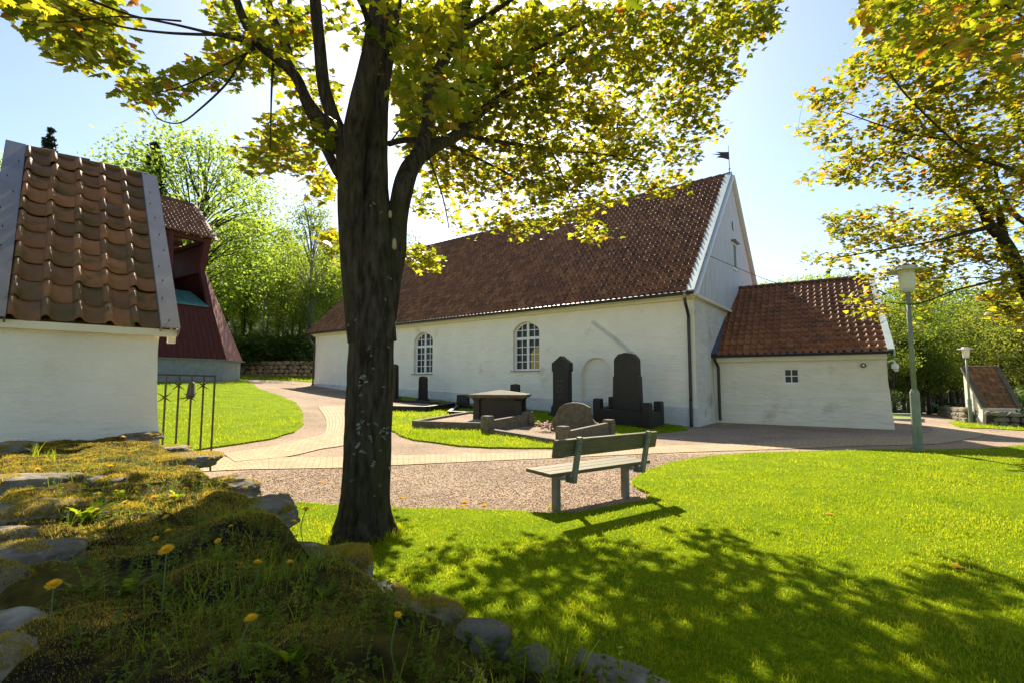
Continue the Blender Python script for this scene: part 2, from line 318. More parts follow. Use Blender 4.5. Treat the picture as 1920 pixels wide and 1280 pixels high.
class MB:
    def __init__(s): s.v = []; s.f = []
    def add(s, vs, fs):
        b = len(s.v); s.v += [tuple(p) for p in vs]; s.f += [tuple(b+i for i in f) for f in fs]; return s
    def box(s, x0, x1, y0, y1, z0, z1):
        vs = [(x0, y0, z0), (x1, y0, z0), (x1, y1, z0), (x0, y1, z0), (x0, y0, z1), (x1, y0, z1), (x1, y1, z1), (x0, y1, z1)]
        return s.add(vs, [(0, 3, 2, 1), (4, 5, 6, 7), (0, 1, 5, 4), (1, 2, 6, 5), (2, 3, 7, 6), (3, 0, 4, 7)])
    def bar(s, a, b, w, h, up=(0, 0, 1)):
        a = Vector(a); b = Vector(b); d = (b-a).normalized(); u = Vector(up)
        r = d.cross(u)
        if r.length < 1e-4: r = Vector((1, 0, 0))
        r.normalize(); u = r.cross(d).normalized()
        vs = [p+r*sx*w/2+u*sz*h/2 for p in (a, b) for sx, sz in ((-1, -1), (1, -1), (1, 1), (-1, 1))]
        return s.add(vs, [(3, 2, 1, 0), (4, 5, 6, 7), (0, 1, 5, 4), (1, 2, 6, 5), (2, 3, 7, 6), (3, 0, 4, 7)])
    def tube(s, pts, rad, n=10, cap=True):
        pts = [Vector(p) for p in pts]; k = len(pts)
        if not hasattr(rad, '__len__'): rad = [rad]*k
        b = len(s.v); pr = None
        for i, p in enumerate(pts):
            d = (pts[min(i+1, k-1)]-pts[max(i-1, 0)])
            if d.length < 1e-7: d = Vector((0, 0, 1))
            d.normalize()
            if pr is None:
                r = d.cross(Vector((0, 1, .01)));
                if r.length < 1e-3: r = d.cross(Vector((1, 0, 0)))
            else: r = pr-d*pr.dot(d)
            r.normalize(); pr = r; u = d.cross(r)
            for j in range(n):
                a = 2*math.pi*j/n; s.v.append(tuple(p+(r*math.cos(a)+u*math.sin(a))*rad[i]))
        for i in range(k-1):
            for j in range(n):
                s.f.append((b+i*n+j, b+i*n+(j+1) % n, b+(i+1)*n+(j+1) % n, b+(i+1)*n+j))
        if cap:
            s.f.append(tuple(b+j for j in reversed(range(n)))); s.f.append(tuple(b+(k-1)*n+j for j in range(n)))
        return s
    def lathe(s, prof, c=(0, 0, 0), n=20):
        b = len(s.v)
        for r, z in prof:
            for j in range(n):
                a = 2*math.pi*j/n; s.v.append((c[0]+r*math.cos(a), c[1]+r*math.sin(a), c[2]+z))
        for i in range(len(prof)-1):
            for j in range(n):
                s.f.append((b+i*n+j, b+i*n+(j+1) % n, b+(i+1)*n+(j+1) % n, b+(i+1)*n+j))
        s.f.append(tuple(b+j for j in reversed(range(n)))); s.f.append(tuple(b+(len(prof)-1)*n+j for j in range(n)))
        return s
    def prism(s, poly, y0, y1):          # polygon in local XZ extruded along Y
        n = len(poly)
        vs = [(x, y0, z) for x, z in poly]+[(x, y1, z) for x, z in poly]
        fs = [tuple(range(n)), tuple(reversed(range(n, 2*n)))]+[(i, i+n, (i+1) % n+n, (i+1) % n) for i in range(n)]
        return s.add(vs, fs)
    def prismz(s, poly, z0, z1):
        n = len(poly)
        vs = [(x, y, z0) for x, y in poly]+[(x, y, z1) for x, y in poly]
        fs = [tuple(reversed(range(n))), tuple(range(n, 2*n))]+[(i, (i+1) % n, (i+1) % n+n, i+n) for i in range(n)]
        return s.add(vs, fs)
    def holes(s, outer, holes, y, depth):  # wall skin in XZ at y, reveals going to y+depth
        polys = [outer]+holes
        tri = tessellate_polygon([[Vector((a, b_, 0)) for a, b_ in p] for p in polys])
        flat = [q for p in polys for q in p]
        s.add([(a, y, b_) for a, b_ in flat], [tuple(t) for t in tri])
        for h in holes:
            n = len(h); s.add([(a, y, b_) for a, b_ in h]+[(a, y+depth, b_) for a, b_ in h], [(i, (i+1) % n, (i+1) % n+n, i+n) for i in range(n)])
        return s
    def build(s, name, m, parent=None, smooth=False, bevel=0, world=False, wob=0):
        me = bpy.data.meshes.new(name); me.from_pydata(s.v, [], s.f)
        if world and parent is not None: me.transform(Matrix.LocRotScale(parent.location, parent.rotation_euler, None).inverted())
        bm = bmesh.new(); bm.from_mesh(me)
        if bevel: bmesh.ops.bevel(bm, geom=[e for e in bm.edges], offset=bevel, segments=2, affect='EDGES', profile=.6)
        bmesh.ops.recalc_face_normals(bm, faces=bm.faces); bm.to_mesh(me); bm.free()
        if smooth: me.polygons.foreach_set('use_smooth', np.ones(len(me.polygons), bool))
        me.materials.append(m); o = bpy.data.objects.new(name, me); COL.objects.link(o)
        if parent is not None: o.parent = parent
        return o
def smooth_path(pts, n=6):
    """Catmull-Rom through tuples of any dimension"""
    A = np.asarray(pts, float); out = []
    for i in range(len(A)-1):
        p0 = A[max(i-1, 0)]; p1 = A[i]; p2 = A[i+1]; p3 = A[min(i+2, len(A)-1)]
        for t in np.arange(n)/n:
            out.append(.5*((2*p1)+(-p0+p2)*t+(2*p0-5*p1+4*p2-p3)*t*t+(-p0+3*p1-3*p2+p3)*t**3))
    out.append(A[-1]); return np.array(out)
def in_poly(px, py, poly):
    px = np.asarray(px, float); py = np.asarray(py, float); c = np.zeros(px.shape, bool); n = len(poly); j = n-1
    for i in range(n):
        xi, yi = poly[i]; xj, yj = poly[j]
        with np.errstate(divide='ignore', invalid='ignore'):
            t = ((yi > py) != (yj > py)) & (px < (xj-xi)*(py-yi)/(yj-yi+1e-12)+xi)
        c ^= t; j = i
    return c

# ------------------------------------------------------------------ ground
xs = np.unique(np.concatenate([np.linspace(-300, -60, 13), np.linspace(-60, 60, 161), np.linspace(60, 300, 13)]))
ys = np.unique(np.concatenate([np.linspace(-40, -5, 6), np.linspace(-5, 60, 105), np.linspace(60, 500, 23)]))
X, Y = np.meshgrid(xs, ys); Z = g(X, Y)
nx, ny = len(xs), len(ys); idx = np.arange(nx*ny).reshape(ny, nx)
q = np.stack([idx[:-1, :-1], idx[:-1, 1:], idx[1:, 1:], idx[1:, :-1]], -1).reshape(-1, 4)
tag(npmesh('ground', np.stack([X, Y, Z], -1).reshape(-1, 3), q, M['gravel'], smooth=True), kind='structure')

def sheet(name, poly, off, m, step=.7, skirt=.06, wob=.05):
    """polygon in XY draped on the terrain, uneven edge"""
    pts = []
    n = len(poly)
    for i in range(n):
        a = Vector(poly[i]); b = Vector(poly[(i+1) % n]); L = (b-a).length; k = max(1, int(L/min(step, .25 if L < 12 else step)))
        for j in range(k):
            p = a.lerp(b, j/k); w = noise.noise((p.x*2.1, p.y*2.1, 3))*wob+noise.noise((p.x*7, p.y*7, 9))*wob*.5
            pts.append(Vector((p.x+w, p.y+w*.8)))
    A = np.array([(p.x, p.y) for p in pts]); lo = A.min(0); hi = A.max(0)
    gx, gy = np.meshgrid(np.arange(lo[0], hi[0], step), np.arange(lo[1], hi[1], step)); gx = gx.ravel(); gy = gy.ravel()
    k = in_poly(gx, gy, [(p.x, p.y) for p in pts]); inner = [Vector((a, b)) for a, b in zip(gx[k], gy[k])]
    nb = len(pts)
    r = delaunay_2d_cdt(pts+inner, [], [list(range(nb))], 1, 1e-4)
    V = np.array([(p.x, p.y) for p in r[0]]); Zz = g(V[:, 0], V[:, 1])+off
    V3 = np.column_stack([V, Zz]); tri = [list(f) for f in r[2]]
    T = np.array([t for t in tri if len(t) == 3])
    # skirt
    S0 = np.array([(p.x, p.y) for p in pts]); top = np.column_stack([S0, g(S0[:, 0], S0[:, 1])+off]); bot = top.copy(); bot[:, 2] -= skirt
    b0 = len(V3); V3 = np.vstack([V3, top, bot]); i = np.arange(nb); j = (i+1) % nb
    Q = np.stack([b0+i, b0+nb+i, b0+nb+j, b0+j], -1)
    return npmesh(name, V3, [T, Q], m), [(p.x, p.y) for p in pts]
def gp(px, py): v = G(px, py); return (v.x, v.y)
main_poly = [gp(*p) for p in [(560, 946), (600, 950), (640, 952), (740, 957), (860, 958), (960, 962), (1035, 966), (1090, 964), (1150, 952), (1215, 940), (1218, 928),
             (1190, 912), (1184, 904), (1215, 884), (1260, 868), (1330, 857), (1420, 850), (1550, 847), (1640, 844), (1750, 845), (1850, 842), (1920, 836)]]+[(16, 12), (24, 10), (26, -4), (-8, -4), (-8, 2), (-4, 5.0)]
lawn_r, main_poly = sheet('lawn', main_poly, .035, M['lawn']); tag(lawn_r, kind='structure')
left_poly = [gp(*p) for p in [(462, 712), (485, 729), (528, 743), (555, 755), (568, 774), (566, 800), (549, 811), (507, 824), (443, 834), (380, 843), (330, 850)]]+[(-7.5, 7.6), (-14, 6), (-40, 10), (-44, 40), (-22, 36)]
lawn_l, left_poly = sheet('lawn', left_poly, .035, M['lawn']); tag(lawn_l, kind='structure')
grave_poly = [gp(*p) for p in [(700, 768), (706, 795), (736, 808), (751, 818), (776, 825.5), (818, 831), (862, 837), (917, 840), (980, 841), (1040, 841), (1150, 834), (1235, 812), (1290, 806)]]+[(5.7, 16.5), (-7.5, 26.6)]
lawn_g, grave_poly = sheet('lawn', grave_poly, .035, M['lawn'], .4); tag(lawn_g, kind='structure')
strip_poly = [(-24, 33.5), (-17, 33.2), (-11, 32.8), (-2, 33), (-2, 39), (-24, 41)]
lawn_s, strip_poly = sheet('lawn', strip_poly, .035, M['lawn'], .6); tag(lawn_s, kind='structure')
hill_poly = [(-90, 43), (-30, 40.8), (8, 38.6), (20, 60), (10, 140), (-120, 140)]
hs_, _ = sheet('hillside', hill_poly, .05, M['forest_floor'], 3, wob=.3); tag(hs_, kind='structure')
wood_poly = [(40, 36), (60, 40), (58, 58), (47, 62), (30, 62), (10, 50), (-10, 70), (0, 180), (150, 180), (160, 20), (60, 12), (45, 14), (44, 25)]
hs2, _ = sheet('wood_floor', wood_poly, .04, M['forest_floor'], 3, wob=.3); tag(hs2, kind='structure')

def ribbon(name, pairs, off, m):
    A = smooth_path([(*gp(*a), *gp(*b)) for a, b in pairs], 6)
    NV = 7; V = []; UV = []; u = 0
    for i, r in enumerate(A):
        if i: u += float(np.hypot(*(((r[:2]+r[2:])-(A[i-1][:2]+A[i-1][2:]))/2)))
        w = float(np.hypot(*(r[2:]-r[:2])))
        for j in range(NV):
            t = j/(NV-1); x, y = r[:2]*(1-t)+r[2:]*t; V.append((x, y, float(g(x, y))+off)); UV.append((u, .01+t*1.521))
    n = len(A); idx = np.arange(n*NV).reshape(n, NV)
    q = np.stack([idx[:-1, :-1], idx[1:, :-1], idx[1:, 1:], idx[:-1, 1:]], -1).reshape(-1, 4)
    return tag(npmesh(name, V, q, m, uv=UV), kind='structure')
ribbon('paved_path', [((200, 866), (200, 892)), ((300, 862), (300, 888)), ((397, 857), (441, 881)), ((540, 857.5), (528, 879)), ((635, 857), (635, 877)), ((734, 854.5), (734, 872.5)),
       ((960, 848), (960, 862)), ((1180, 838), (1180, 852)), ((1296, 834), (1334, 846)), ((1392, 831), (1488, 841)), ((1527, 823), (1604, 836)), ((1642, 818), (1712, 833.6)),
       ((1712, 817), (1781, 829)), ((1743, 811), (1831, 819)), ((1750, 805.5), (1841, 811)), ((1739, 800), (1820, 803.6)), ((1706, 795), (1781, 798.6)), ((1662, 792), (1725, 795))], .012, M['setts'])
ribbon('paved_path', [((420, 852), (440, 866)), ((464, 844), (540, 856)), ((528, 833.5), (601, 842)), ((580, 821), (640, 836)), ((606, 814.5), (672, 826)), ((612, 802), (690, 808)),
       ((610, 783), (700, 786)), ((599, 766), (690, 768)), ((597, 761), (660, 760))], .017, M['setts'])

# ------------------------------------------------------------------ pantile roof
PROF = [(0, 0), (.06, .55), (.13, .92), (.20, .95), (.27, .55), (.33, 0), (.48, -.30), (.66, -.42), (.84, -.28), (1.0, 0)]
def tiled(name, parent, m, x0, x1, y0, z0, L, pitch, colw=.22, roww=.33, amp=.045, jit=1.0, fx=None, seed=1, lip=.03):
    """pantiles climbing from the eave (y0,z0) towards +Y at the pitch; fx(v)->(x0,x1) trims the sides"""
    rg = np.random.default_rng(seed)
    nc = max(1, round((x1-x0)/colw)); colw = (x1-x0)/nc; nr = max(1, round(L/roww)); roww = L/nr
    dy, dz = math.cos(pitch), math.sin(pitch); ny_, nz_ = -dz, dy
    V = []; FQ = []; TI = []
    for r in range(nr):
        s0 = r*roww; s1 = s0+roww*1.02
        for c in range(nc):
            o1, o2, oh = rg.normal(0, .006*jit, 3); oh *= .5; t = rg.random(); b = len(V)
            rings = []
            for (s, h) in ((s0+o1, lip+oh-.016), (s0+o1, lip+oh), (s1, oh*.3)):
                ring = []
                for u, a in PROF:
                    x = x0+(c+u*1.07-.035)*colw+o2*.5; hh = h+a*amp
                    V.append((x, y0+dy*s+ny_*hh, z0+dz*s+nz_*hh)); TI.append(t)
                rings.append(0)
            k = len(PROF)
            for j in range(k-1):
                for q_ in range(2):
                    FQ.append((b+q_*k+j, b+q_*k+j+1, b+(q_+1)*k+j+1, b+(q_+1)*k+j))
    return npmesh(name, V, np.array(FQ), m, parent, tint=TI)

# ------------------------------------------------------------------ church
C0 = Vector((6.2, 16.4, 0)); TH = R(-37)
church = empty('church', C0, TH, 'long white limewashed church with dark red tiled roof and pale boarded gable', 'church')
LN = 23.2; WD = 11.54; EZ = 4.51; RZ = 10.65
def arch(cx, z0, z1, w, rise, n=12):
    """closed outline, rise = arch height"""
    r = (w*w/4+rise*rise)/(2*rise); a = math.asin(min(1, w/2/r)); pts = [(cx-w/2, z0), (cx+w/2, z0)]
    for i in range(n+1):
        t = a-2*a*i/n; pts.append((cx+r*math.sin(t), z1-r+r*math.cos(t)))
    return pts
WIN = [(-7.02, 1.36, 1.97, 4.05), (-13.38, 1.37, 1.90, 3.98), (-18.0, 1.36, 1.95, 4.0)]
def pointed(cx, z0, z1, w, n=10):
    pts = [(cx-w/2, z0), (cx+w/2, z0)]
    for i in range(n+1):
        t = i/n; pts.append((cx+w/2*math.cos(t*math.pi/2)**.9, z1-(w*.62)*(1-math.sin(t*math.pi/2))))
    for i in range(n-1, -1, -1):
        t = i/n; pts.append((cx-w/2*math.cos(t*math.pi/2)**.9, z1-(w*.62)*(1-math.sin(t*math.pi/2))))
    out = [pts[0]]
    for p_ in pts[1:]:
        if math.hypot(p_[0]-out[-1][0], p_[1]-out[-1][1]) > .01: out.append(p_)
    if math.hypot(out[0][0]-out[-1][0], out[0][1]-out[-1][1]) < .01: out.pop()
    return out
mb = MB()
niche = pointed(-3.72, .35, 2.42, 1.36)
mb.holes([(-LN, -1), (0, -1), (0, EZ-.08), (-LN, EZ-.08)], [arch(c, z0, z1, w, .38) for c, w, z0, z1 in WIN]+[niche], 0, .30)
mb.build('wall', M['lime'], church)
mb = MB(); mb.prism([(-3.72-.75, .3), (-3.72+.75, .3), (-3.72+.75, 2.5), (-3.72-.75, 2.5)], .16, .3); mb.build('wall', M['lime'], church)
mb = MB()   # gable end wall, west end and rear
mb.add([(0, 0, -1), (0, WD, -1), (0, WD, EZ-.1), (0, 0, EZ-.1)], [(0, 1, 2, 3)])
mb.add([(-LN, 0, -1), (-LN, WD, -1), (-LN, WD, EZ-.1), (-LN, WD/2, RZ-.15), (-LN, 0, EZ-.1)], [(4, 3, 2, 1, 0)])
mb.add([(-LN, WD, -1), (0, WD, -1), (0, WD, EZ-.1), (-LN, WD, EZ-.1)], [(0, 3, 2, 1)])
mb.build('wall', M['lime_worn'], church)
# plinth: worn grey-blue band, uneven top following the slope
mb = MB(); top = []; n = 60
for i in range(n+1):
    x = -LN-.03+i*(LN+.06)/n; s = -x; gz = .047*s*.97
    top.append((x, gz+.62-.012*s+.05*noise.noise((x*1.7, 2, 0))))
mb.prism([(-LN-.03, -1), (.03, -1)]+top[::-1], -.045, .02); mb.build('plinth', M['lime_worn'], church)
mb = MB(); mb.box(.0, .045, .0, WD, -1, .75); mb.build('plinth', M['lime_worn'], church)
# stepped scar of a lost porch roof
mb = MB()
for i in range(20):
    t = i/19; x = -3.82+1.55*t; z = 3.78-1.20*t-.25*max(0, t-.8)/.2*.4
    mb.box(x-.06, x+.08, -.05, .01, z-.05, z+.05)
mb.build('wall_scar', M['lime_worn'], church)
mb = MB(); mb.box(-2.32, -2.2, -.05, .01, 2.05, 2.6); mb.build('wall_scar', M['lime_worn'], church)
# windows
for wi, (c, w, z0, z1) in enumerate(WIN):
    mb = MB(); y = .17
    out = arch(c, z0, z1, w, .38); inn = arch(c, z0+.07, z1-.07, w-.14, .34)
    nn = len(out)
    mb.add([(a, y, b) for a, b in out]+[(a, y, b) for a, b in inn]+[(a, y+.06, b) for a, b in inn], [(i, (i+1) % nn, (i+1) % nn+nn, i+nn) for i in range(nn)]+[(i+nn, (i+1) % nn+nn, (i+1) % nn+2*nn, i+2*nn) for i in range(nn)])
    r_ = (w*w/4+.38**2)/(2*.38); zt = lambda x: z1-r_+math.sqrt(max(0, r_*r_-(x-c)**2))-.04
    zm = z0+(z1-z0)*.66
    mb.box(c-.055, c+.055, y-.02, y+.05, z0+.02, z1-.05)
    mb.box(c-w/2+.05, c+w/2-.05, y-.012, y+.05, zm-.055, zm+.055)
    for sx in (-1, 1):
        x = c+sx*w*.235; mb.box(x-.017, x+.017, y+.005, y+.04, z0+.05, zt(x))
    for k in range(1, 4):
        z = z0+.07+(zm-z0-.12)*k/4
        for a_, b_ in ((c-w/2+.06, c-.05), (c+.05, c+w/2-.06)): mb.box(a_, b_, y+.008, y+.037, z-.016, z+.016)
    z = zm+.055+(z1-zm)*.42
    for a_, b_ in ((c-w/2+.06, c-.05), (c+.05, c+w/2-.06)): mb.box(a_, b_, y+.008, y+.037, z-.016, z+.016)
    fr = mb.build('window', M['white'], church)
    mb = MB(); mb.add([(a, y+.045, b) for a, b in arch(c, z0, z1, w, .38)], [tuple(range(len(out)))]); mb.build('pane', M['glass'], fr)
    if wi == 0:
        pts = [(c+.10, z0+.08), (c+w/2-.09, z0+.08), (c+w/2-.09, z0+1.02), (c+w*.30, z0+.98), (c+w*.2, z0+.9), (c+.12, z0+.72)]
        mb = MB(); mb.add([(a, y+.041, b) for a, b in pts], [tuple(range(len(pts)))]); mb.build('painted_interior_glow', M['painted_glow'], fr)  # flat ochre patch at the pane: interior light put into the colour
    mb = MB(); mb.box(c-w/2-.10, c+w/2+.02, -.07, .16, z0-.045, z0-.002); mb.build('sill', M['metal'], fr)
mb = MB()   # cornice under the eave
mb.box(-LN-.1, .04, -.14, .01, EZ-.22, EZ-.05); mb.box(-LN-.1, .04, -.30, -.141, EZ-.12, EZ-.04)
mb.build('cornice', M['cream'], church)
PIT = math.atan2(RZ-EZ, WD/2+.32); SLEN = math.hypot(RZ-EZ, WD/2+.32)
roof = MB()
roof.add([(-LN-.35, -.32, EZ-.02), (.10, -.32, EZ-.02), (.10, WD/2, RZ-.04), (-LN-.35, WD/2, RZ-.04), (.10, WD+.32, EZ), (-LN-.35, WD+.32, EZ)], [(0, 1, 2, 3), (3, 2, 4, 5)])
roof = roof.build('roof', M['tile'], church)
tiled('roof_tiles', roof, M['tile'], -LN-.35, .06, -.36, EZ+.03, SLEN, PIT, .215, .33, .055, seed=3, jit=1.6, lip=.038)
mb = MB(); k = 60
for i in range(k):
    a = -LN-.35+i*(LN+.4)/k; mb.tube([(a, WD/2, RZ+.03), (a+(LN+.4)/k+.03, WD/2, RZ+.045)], [.10, .12], 8)
mb.build('ridge_tiles', M['tile'], roof)
# gable boarding
mb = MB()
zb = EZ-.05; hw = WD/2
mb.add([(.06, .1, zb), (.06, WD-.1, zb), (.06, hw, RZ-.12)], [(0, 1, 2)])
mb.build('gable_boards', M['groove'], church)
mb = MB(); nb = 64
for i in range(1, nb):
    y = WD*i/nb; zt_ = zb+(RZ-.15-zb)*(1-abs(y-hw)/hw)
    if zt_ > zb+.2: mb.box(.063, .095, y-.068, y+.068, zb, zt_-.12)
mb.build('gable_battens', M['board'], church)
mb = MB(); mb.box(.0, .16, -.05, WD+.05, zb-.10, zb-.002); mb.build('drip_board', M['cream'], church)
mb = MB(); mb.bar((.13, -.38, EZ-.12), (.13, hw, RZ-.05), .05, .26, (1, 0, 0)); mb.bar((.13, WD+.38, EZ-.12), (.13, hw, RZ-.05), .05, .26, (1, 0, 0))
mb.build('bargeboard', M['white'], church)
mb = MB(); mb.bar((.02, -.42, EZ+.02), (.02, hw, RZ+.13), .26, .05, Vector((0, -math.sin(PIT), math.cos(PIT)))); mb.bar((.02, WD+.42, EZ+.02), (.02, hw, RZ+.13), .26, .05, Vector((0, math.sin(PIT), math.cos(PIT))))
mb.build('verge_flashing', M['metal_pale'], church)
gw = MB(); gw.box(.07, .14, hw-.34, hw+.34, 6.35, 7.55); gwo = gw.build('gable_window', M['white'], church)
mb = MB(); mb.box(.10, .150, hw-.24, hw+.24, 6.44, 7.46); mb.build('pane', M['iron'], gwo)
mb = MB(); mb.box(.07, .30, hw-.42, hw+.42, 7.56, 7.62); mb.build('window_hood', M['metal'], gwo)
mb = MB(); mb.box(.09, .13, hw-.12, hw+.12, 8.15, 8.5); mb.build('vent_hole', M['glass'], church)
# gutter and downpipes
mb = MB(); mb.tube([(-LN-.4, -.44, EZ-.05), (.12, -.44, EZ-.05)], .065, 8); mb.build('gutter', M['black'], church)
mb = MB(); mb.tube(smooth_path([(-.16, -.42, EZ-.08), (-.16, -.40, EZ-.35), (-.16, -.12, EZ-.75), (-.16, -.10, EZ-1.1), (-.16, -.10, 1.0), (-.16, -.12, .85), (-.16, -.12, -.1)], 4), .055, 10)
mb.build('downpipe', M['black'], church, True)
mb = MB(); mb.lathe([(.06, -.2), (.09, -.02), (.11, 0)], (-.16, -.42, EZ-.02), 10); mb.build('rain_hopper', M['cutwood'], church)
mb = MB(); mb.tube(smooth_path([(-LN-.1, -.42, EZ-.08), (-LN-.1, -.36, EZ-.4), (-LN+.02, -.12, EZ-.8), (-LN+.02, -.10, EZ-1.2), (-LN+.02, -.10, 1.6), (-LN-.02, -.12, 1.3), (-LN-.3, -.2, 1.08)], 4), .055, 10)
mb.build('downpipe', M['black'], church, True)
# weathervane
vane = tag(empty('weathervane', C0+Matrix.Rotation(TH, 3, 'Z')@Vector((.05, hw, RZ+.02)), TH), 'dark banner-shaped metal weathervane on the church gable tip', 'weathervane')
mb = MB(); mb.tube([(0, 0, 0), (0, 0, 1.35)], [.022, .01], 6); mb.lathe([(.03, .25), (.06, .28), (.03, .31)], (0, 0, 0), 8); mb.build('pole', M['metal'], vane)
mb = MB()
fl = [(0, .72), (-.02, .95), (-.30, 1.06), (-.62, 1.0), (-.40, .96), (-.74, .90), (-.50, .88), (-.72, .80), (-.40, .84), (-.58, .72), (-.2, .74)]
R2 = Matrix.Rotation(R(50), 3, 'Z')
mb.prism([(0, .70), (0, 1.06), (-.30, 1.02), (-.68, .99), (-.42, .935), (-.88, .86), (-.42, .86), (-.66, .74), (-.3, .74)], -.006, .006)
mb.v = [tuple(R2@Vector(p)) for p in mb.v]; mb.build('banner', M['iron'], vane)

# ------------------------------------------------------------------ low annex against the gable
A0 = Vector((7.55, 18.2, 0)); B0 = Vector((11.9, 15.5, 0)); ad = (B0-A0); AL = ad.length; ATH = math.atan2(ad.y, ad.x)
annex = empty('vestry', A0, ATH, 'low white rough plastered side building with red tile roof beside the boarded gable', 'building')
AE = 2.46; AW = 8.6; AR = 5.60
mb = MB()
hole = [(2.27, 1.42), (2.77, 1.42), (2.77, 1.97), (2.27, 1.97)]
# uneven old right corner
rc = [(AL+.05+.05*noise.noise((0, z*1.3, 5))+.10*max(0, 1-z/1.6), z) for z in np.linspace(-.5, AE-.1, 14)]
mb.holes([(-.1, -.5)]+rc+[(-.1, AE-.1)], [hole], 0, .14)
n0 = len(rc); mb.add([(x, 0, z) for x, z in rc]+[(x-.03, AW, z) for x, z in rc], [(i, i+n0, i+1+n0, i+1) for i in range(n0-1)])
mb.add([(AL+.05, 0, AE-.1), (AL+.02, AW, AE-.1), (AL+.03, AW/2, AR-.1)], [(0, 1, 2)])
mb.add([(-.1, AW, -.5), (AL, AW, -.5), (AL, AW, AE), (-.1, AW, AE)], [(0, 3, 2, 1)])
mb.build('wall', M['lime2'], annex)
mb = MB(); mb.box(-.1, AL+.06, -.16, -.002, AE-.24, AE-.06); mb.build('cornice', M['cream'], annex)
wn_ = MB(); wn_.box(2.27, 2.77, .05, .10, 1.42, 1.48).box(2.27, 2.77, .05, .10, 1.91, 1.97).box(2.27, 2.33, .05, .10, 1.48, 1.91).box(2.71, 2.77, .05, .10, 1.48, 1.91).box(2.505, 2.535, .052, .095, 1.48, 1.91).box(2.33, 2.71, .054, .093, 1.68, 1.71)
w_ = wn_.build('window', M['white'], annex)
mb = MB(); mb.box(2.27, 2.77, .09, .12, 1.42, 1.97); mb.build('pane', M['glass'], w_)
APIT = math.atan2(AR-AE, AW/2+.2); ASL = math.hypot(AR-AE, AW/2+.2)
rf = MB(); rf.add([(.0, -.2, AE-.03), (AL+.18, -.2, AE-.03), (AL+.18, AW/2, AR-.05), (.0, AW/2, AR-.05), (AL+.18, AW+.2, AE), (.0, AW+.2, AE)], [(0, 1, 2, 3), (3, 2, 4, 5)])
rf = rf.build('roof', M['tile_red'], annex)
tiled('roof_tiles', rf, M['tile_red'], .1, AL+.06, -.24, AE+.02, ASL, APIT, .235, .34, .05, 1.3, seed=8)
mb = MB()
for i in range(17):
    a = .0+i*AL/17; mb.tube([(a, AW/2, AR+.04), (a+AL/17+.03, AW/2, AR+.055)], [.10, .12], 8)
mb.build('ridge_tiles', M['tile'], rf)
up = Vector((0, -math.sin(APIT), math.cos(APIT)))
mb = MB(); mb.bar((.05, -.30, AE+.06), (.05, AW/2, AR+.13), .28, .05, up); mb.build('valley_flashing', M['metal_blue'], annex)
mb = MB(); mb.bar((AL+.16, -.26, AE+.04), (AL+.16, AW/2, AR+.12), .18, .06, up); mb.box(AL+.22, AL+.26, -.26, -.1, AE-.15, AE+.05); mb.build('verge_flashing', M['metal_pale'], annex)
mb = MB(); mb.tube([(-.05, -.28, AE-.03), (AL+.2, -.28, AE-.03)], .055, 8); mb.build('gutter', M['black'], annex)
mb = MB(); mb.tube(smooth_path([(.10, -.27, AE-.05), (.10, -.25, AE-.2), (.18, -.10, AE-.42), (.18, -.08, AE-.6), (.18, -.08, .35), (.2, -.1, .1)], 4), .05, 10); mb.build('downpipe', M['black'], annex, True)
lamp_w = empty('wall_lamp', A0+Matrix.Rotation(ATH, 3, 'Z')@Vector((AL+.12, -.12, AE-.55)), ATH, 'small white wall lamp at the right corner of the low building', 'lamp')
mb = MB(); mb.tube([(-.05, .05, .22), (.10, 0, .26), (.12, 0, .16)], .03, 8); mb.lathe([(.05, .17), (.10, .12), (.09, 0), (.03, -.02)], (.12, 0, 0), 12); mb.build('shade', M['white'], lamp_w)
mb = MB(); mb.lathe([(.02, -.10), (.06, -.07), (.07, -.02)], (.14, -.04, 0), 12); mb.build('bulb', M['lamp_white'], lamp_w)
sens = empty('wall_spotlight', A0+Matrix.Rotation(ATH, 3, 'Z')@Vector((4.56, -.0, 2.03)), ATH, 'tiny round black-rimmed spotlight on the low building wall', 'light')
mb = MB(); mb.tube([(0, -.07, 0), (0, .01, 0)], .075, 14); mb.build('housing', M['black'], sens)
mb = MB(); mb.tube([(0, -.08, 0), (0, -.071, 0)], .038, 12); mb.build('lens', M['lamp_white'], sens)
# overhead wire
wa = C0+Matrix.Rotation(TH, 3, 'Z')@Vector((.1, 1.1, 6.1)); pts = [wa.lerp(P(1640, 560, 24), t)-Vector((0, 0, .5*math.sin(math.pi*t))) for t in np.linspace(0, 1, 12)]
mb = MB(); mb.tube(pts, .012, 5); w = mb.build('overhead_cable', M['black']); tag(w, 'thin sagging cable from the pale gable towards the maple', 'cable')

# ------------------------------------------------------------------ bell tower
D_T = 26.0
TC = P(326, 640, D_T); TC.z = float(g(TC.x, TC.y)); TTH = R(57)
base_z = P(424, 716, 26.5).z-.12
tower = empty('bell_tower', (TC.x, TC.y, 0), TTH, 'dark red boarded bell tower on a grey stone plinth behind the iron gate', 'bell tower')
zp = P(424, 675, 28).z
def octa(h, c):   # half side h, chamfer c, y from 0 (front) to 2H
    H = h+c
    return [(-h, 0), (h, 0), (H, c), (H, c+2*h), (h, 2*H), (-h, 2*H), (-H, c+2*h), (-H, c)]
bot = octa(2.75, 2.0)
bot_off = 0
topq = octa(1.95, .12); oy = (2*(2.75+2.0)-2*(1.95+.12))/2
topq = [(x, y+oy*.62) for x, y in topq]
z_top = P(380, 500, 28).z
mb = MB(); mb.prismz(octa(2.68, 1.98), base_z-1.2, zp); mb.v = [(x, y+.05, z) for x, y, z in mb.v]; mb.build('plinth', M['plinth'], tower)
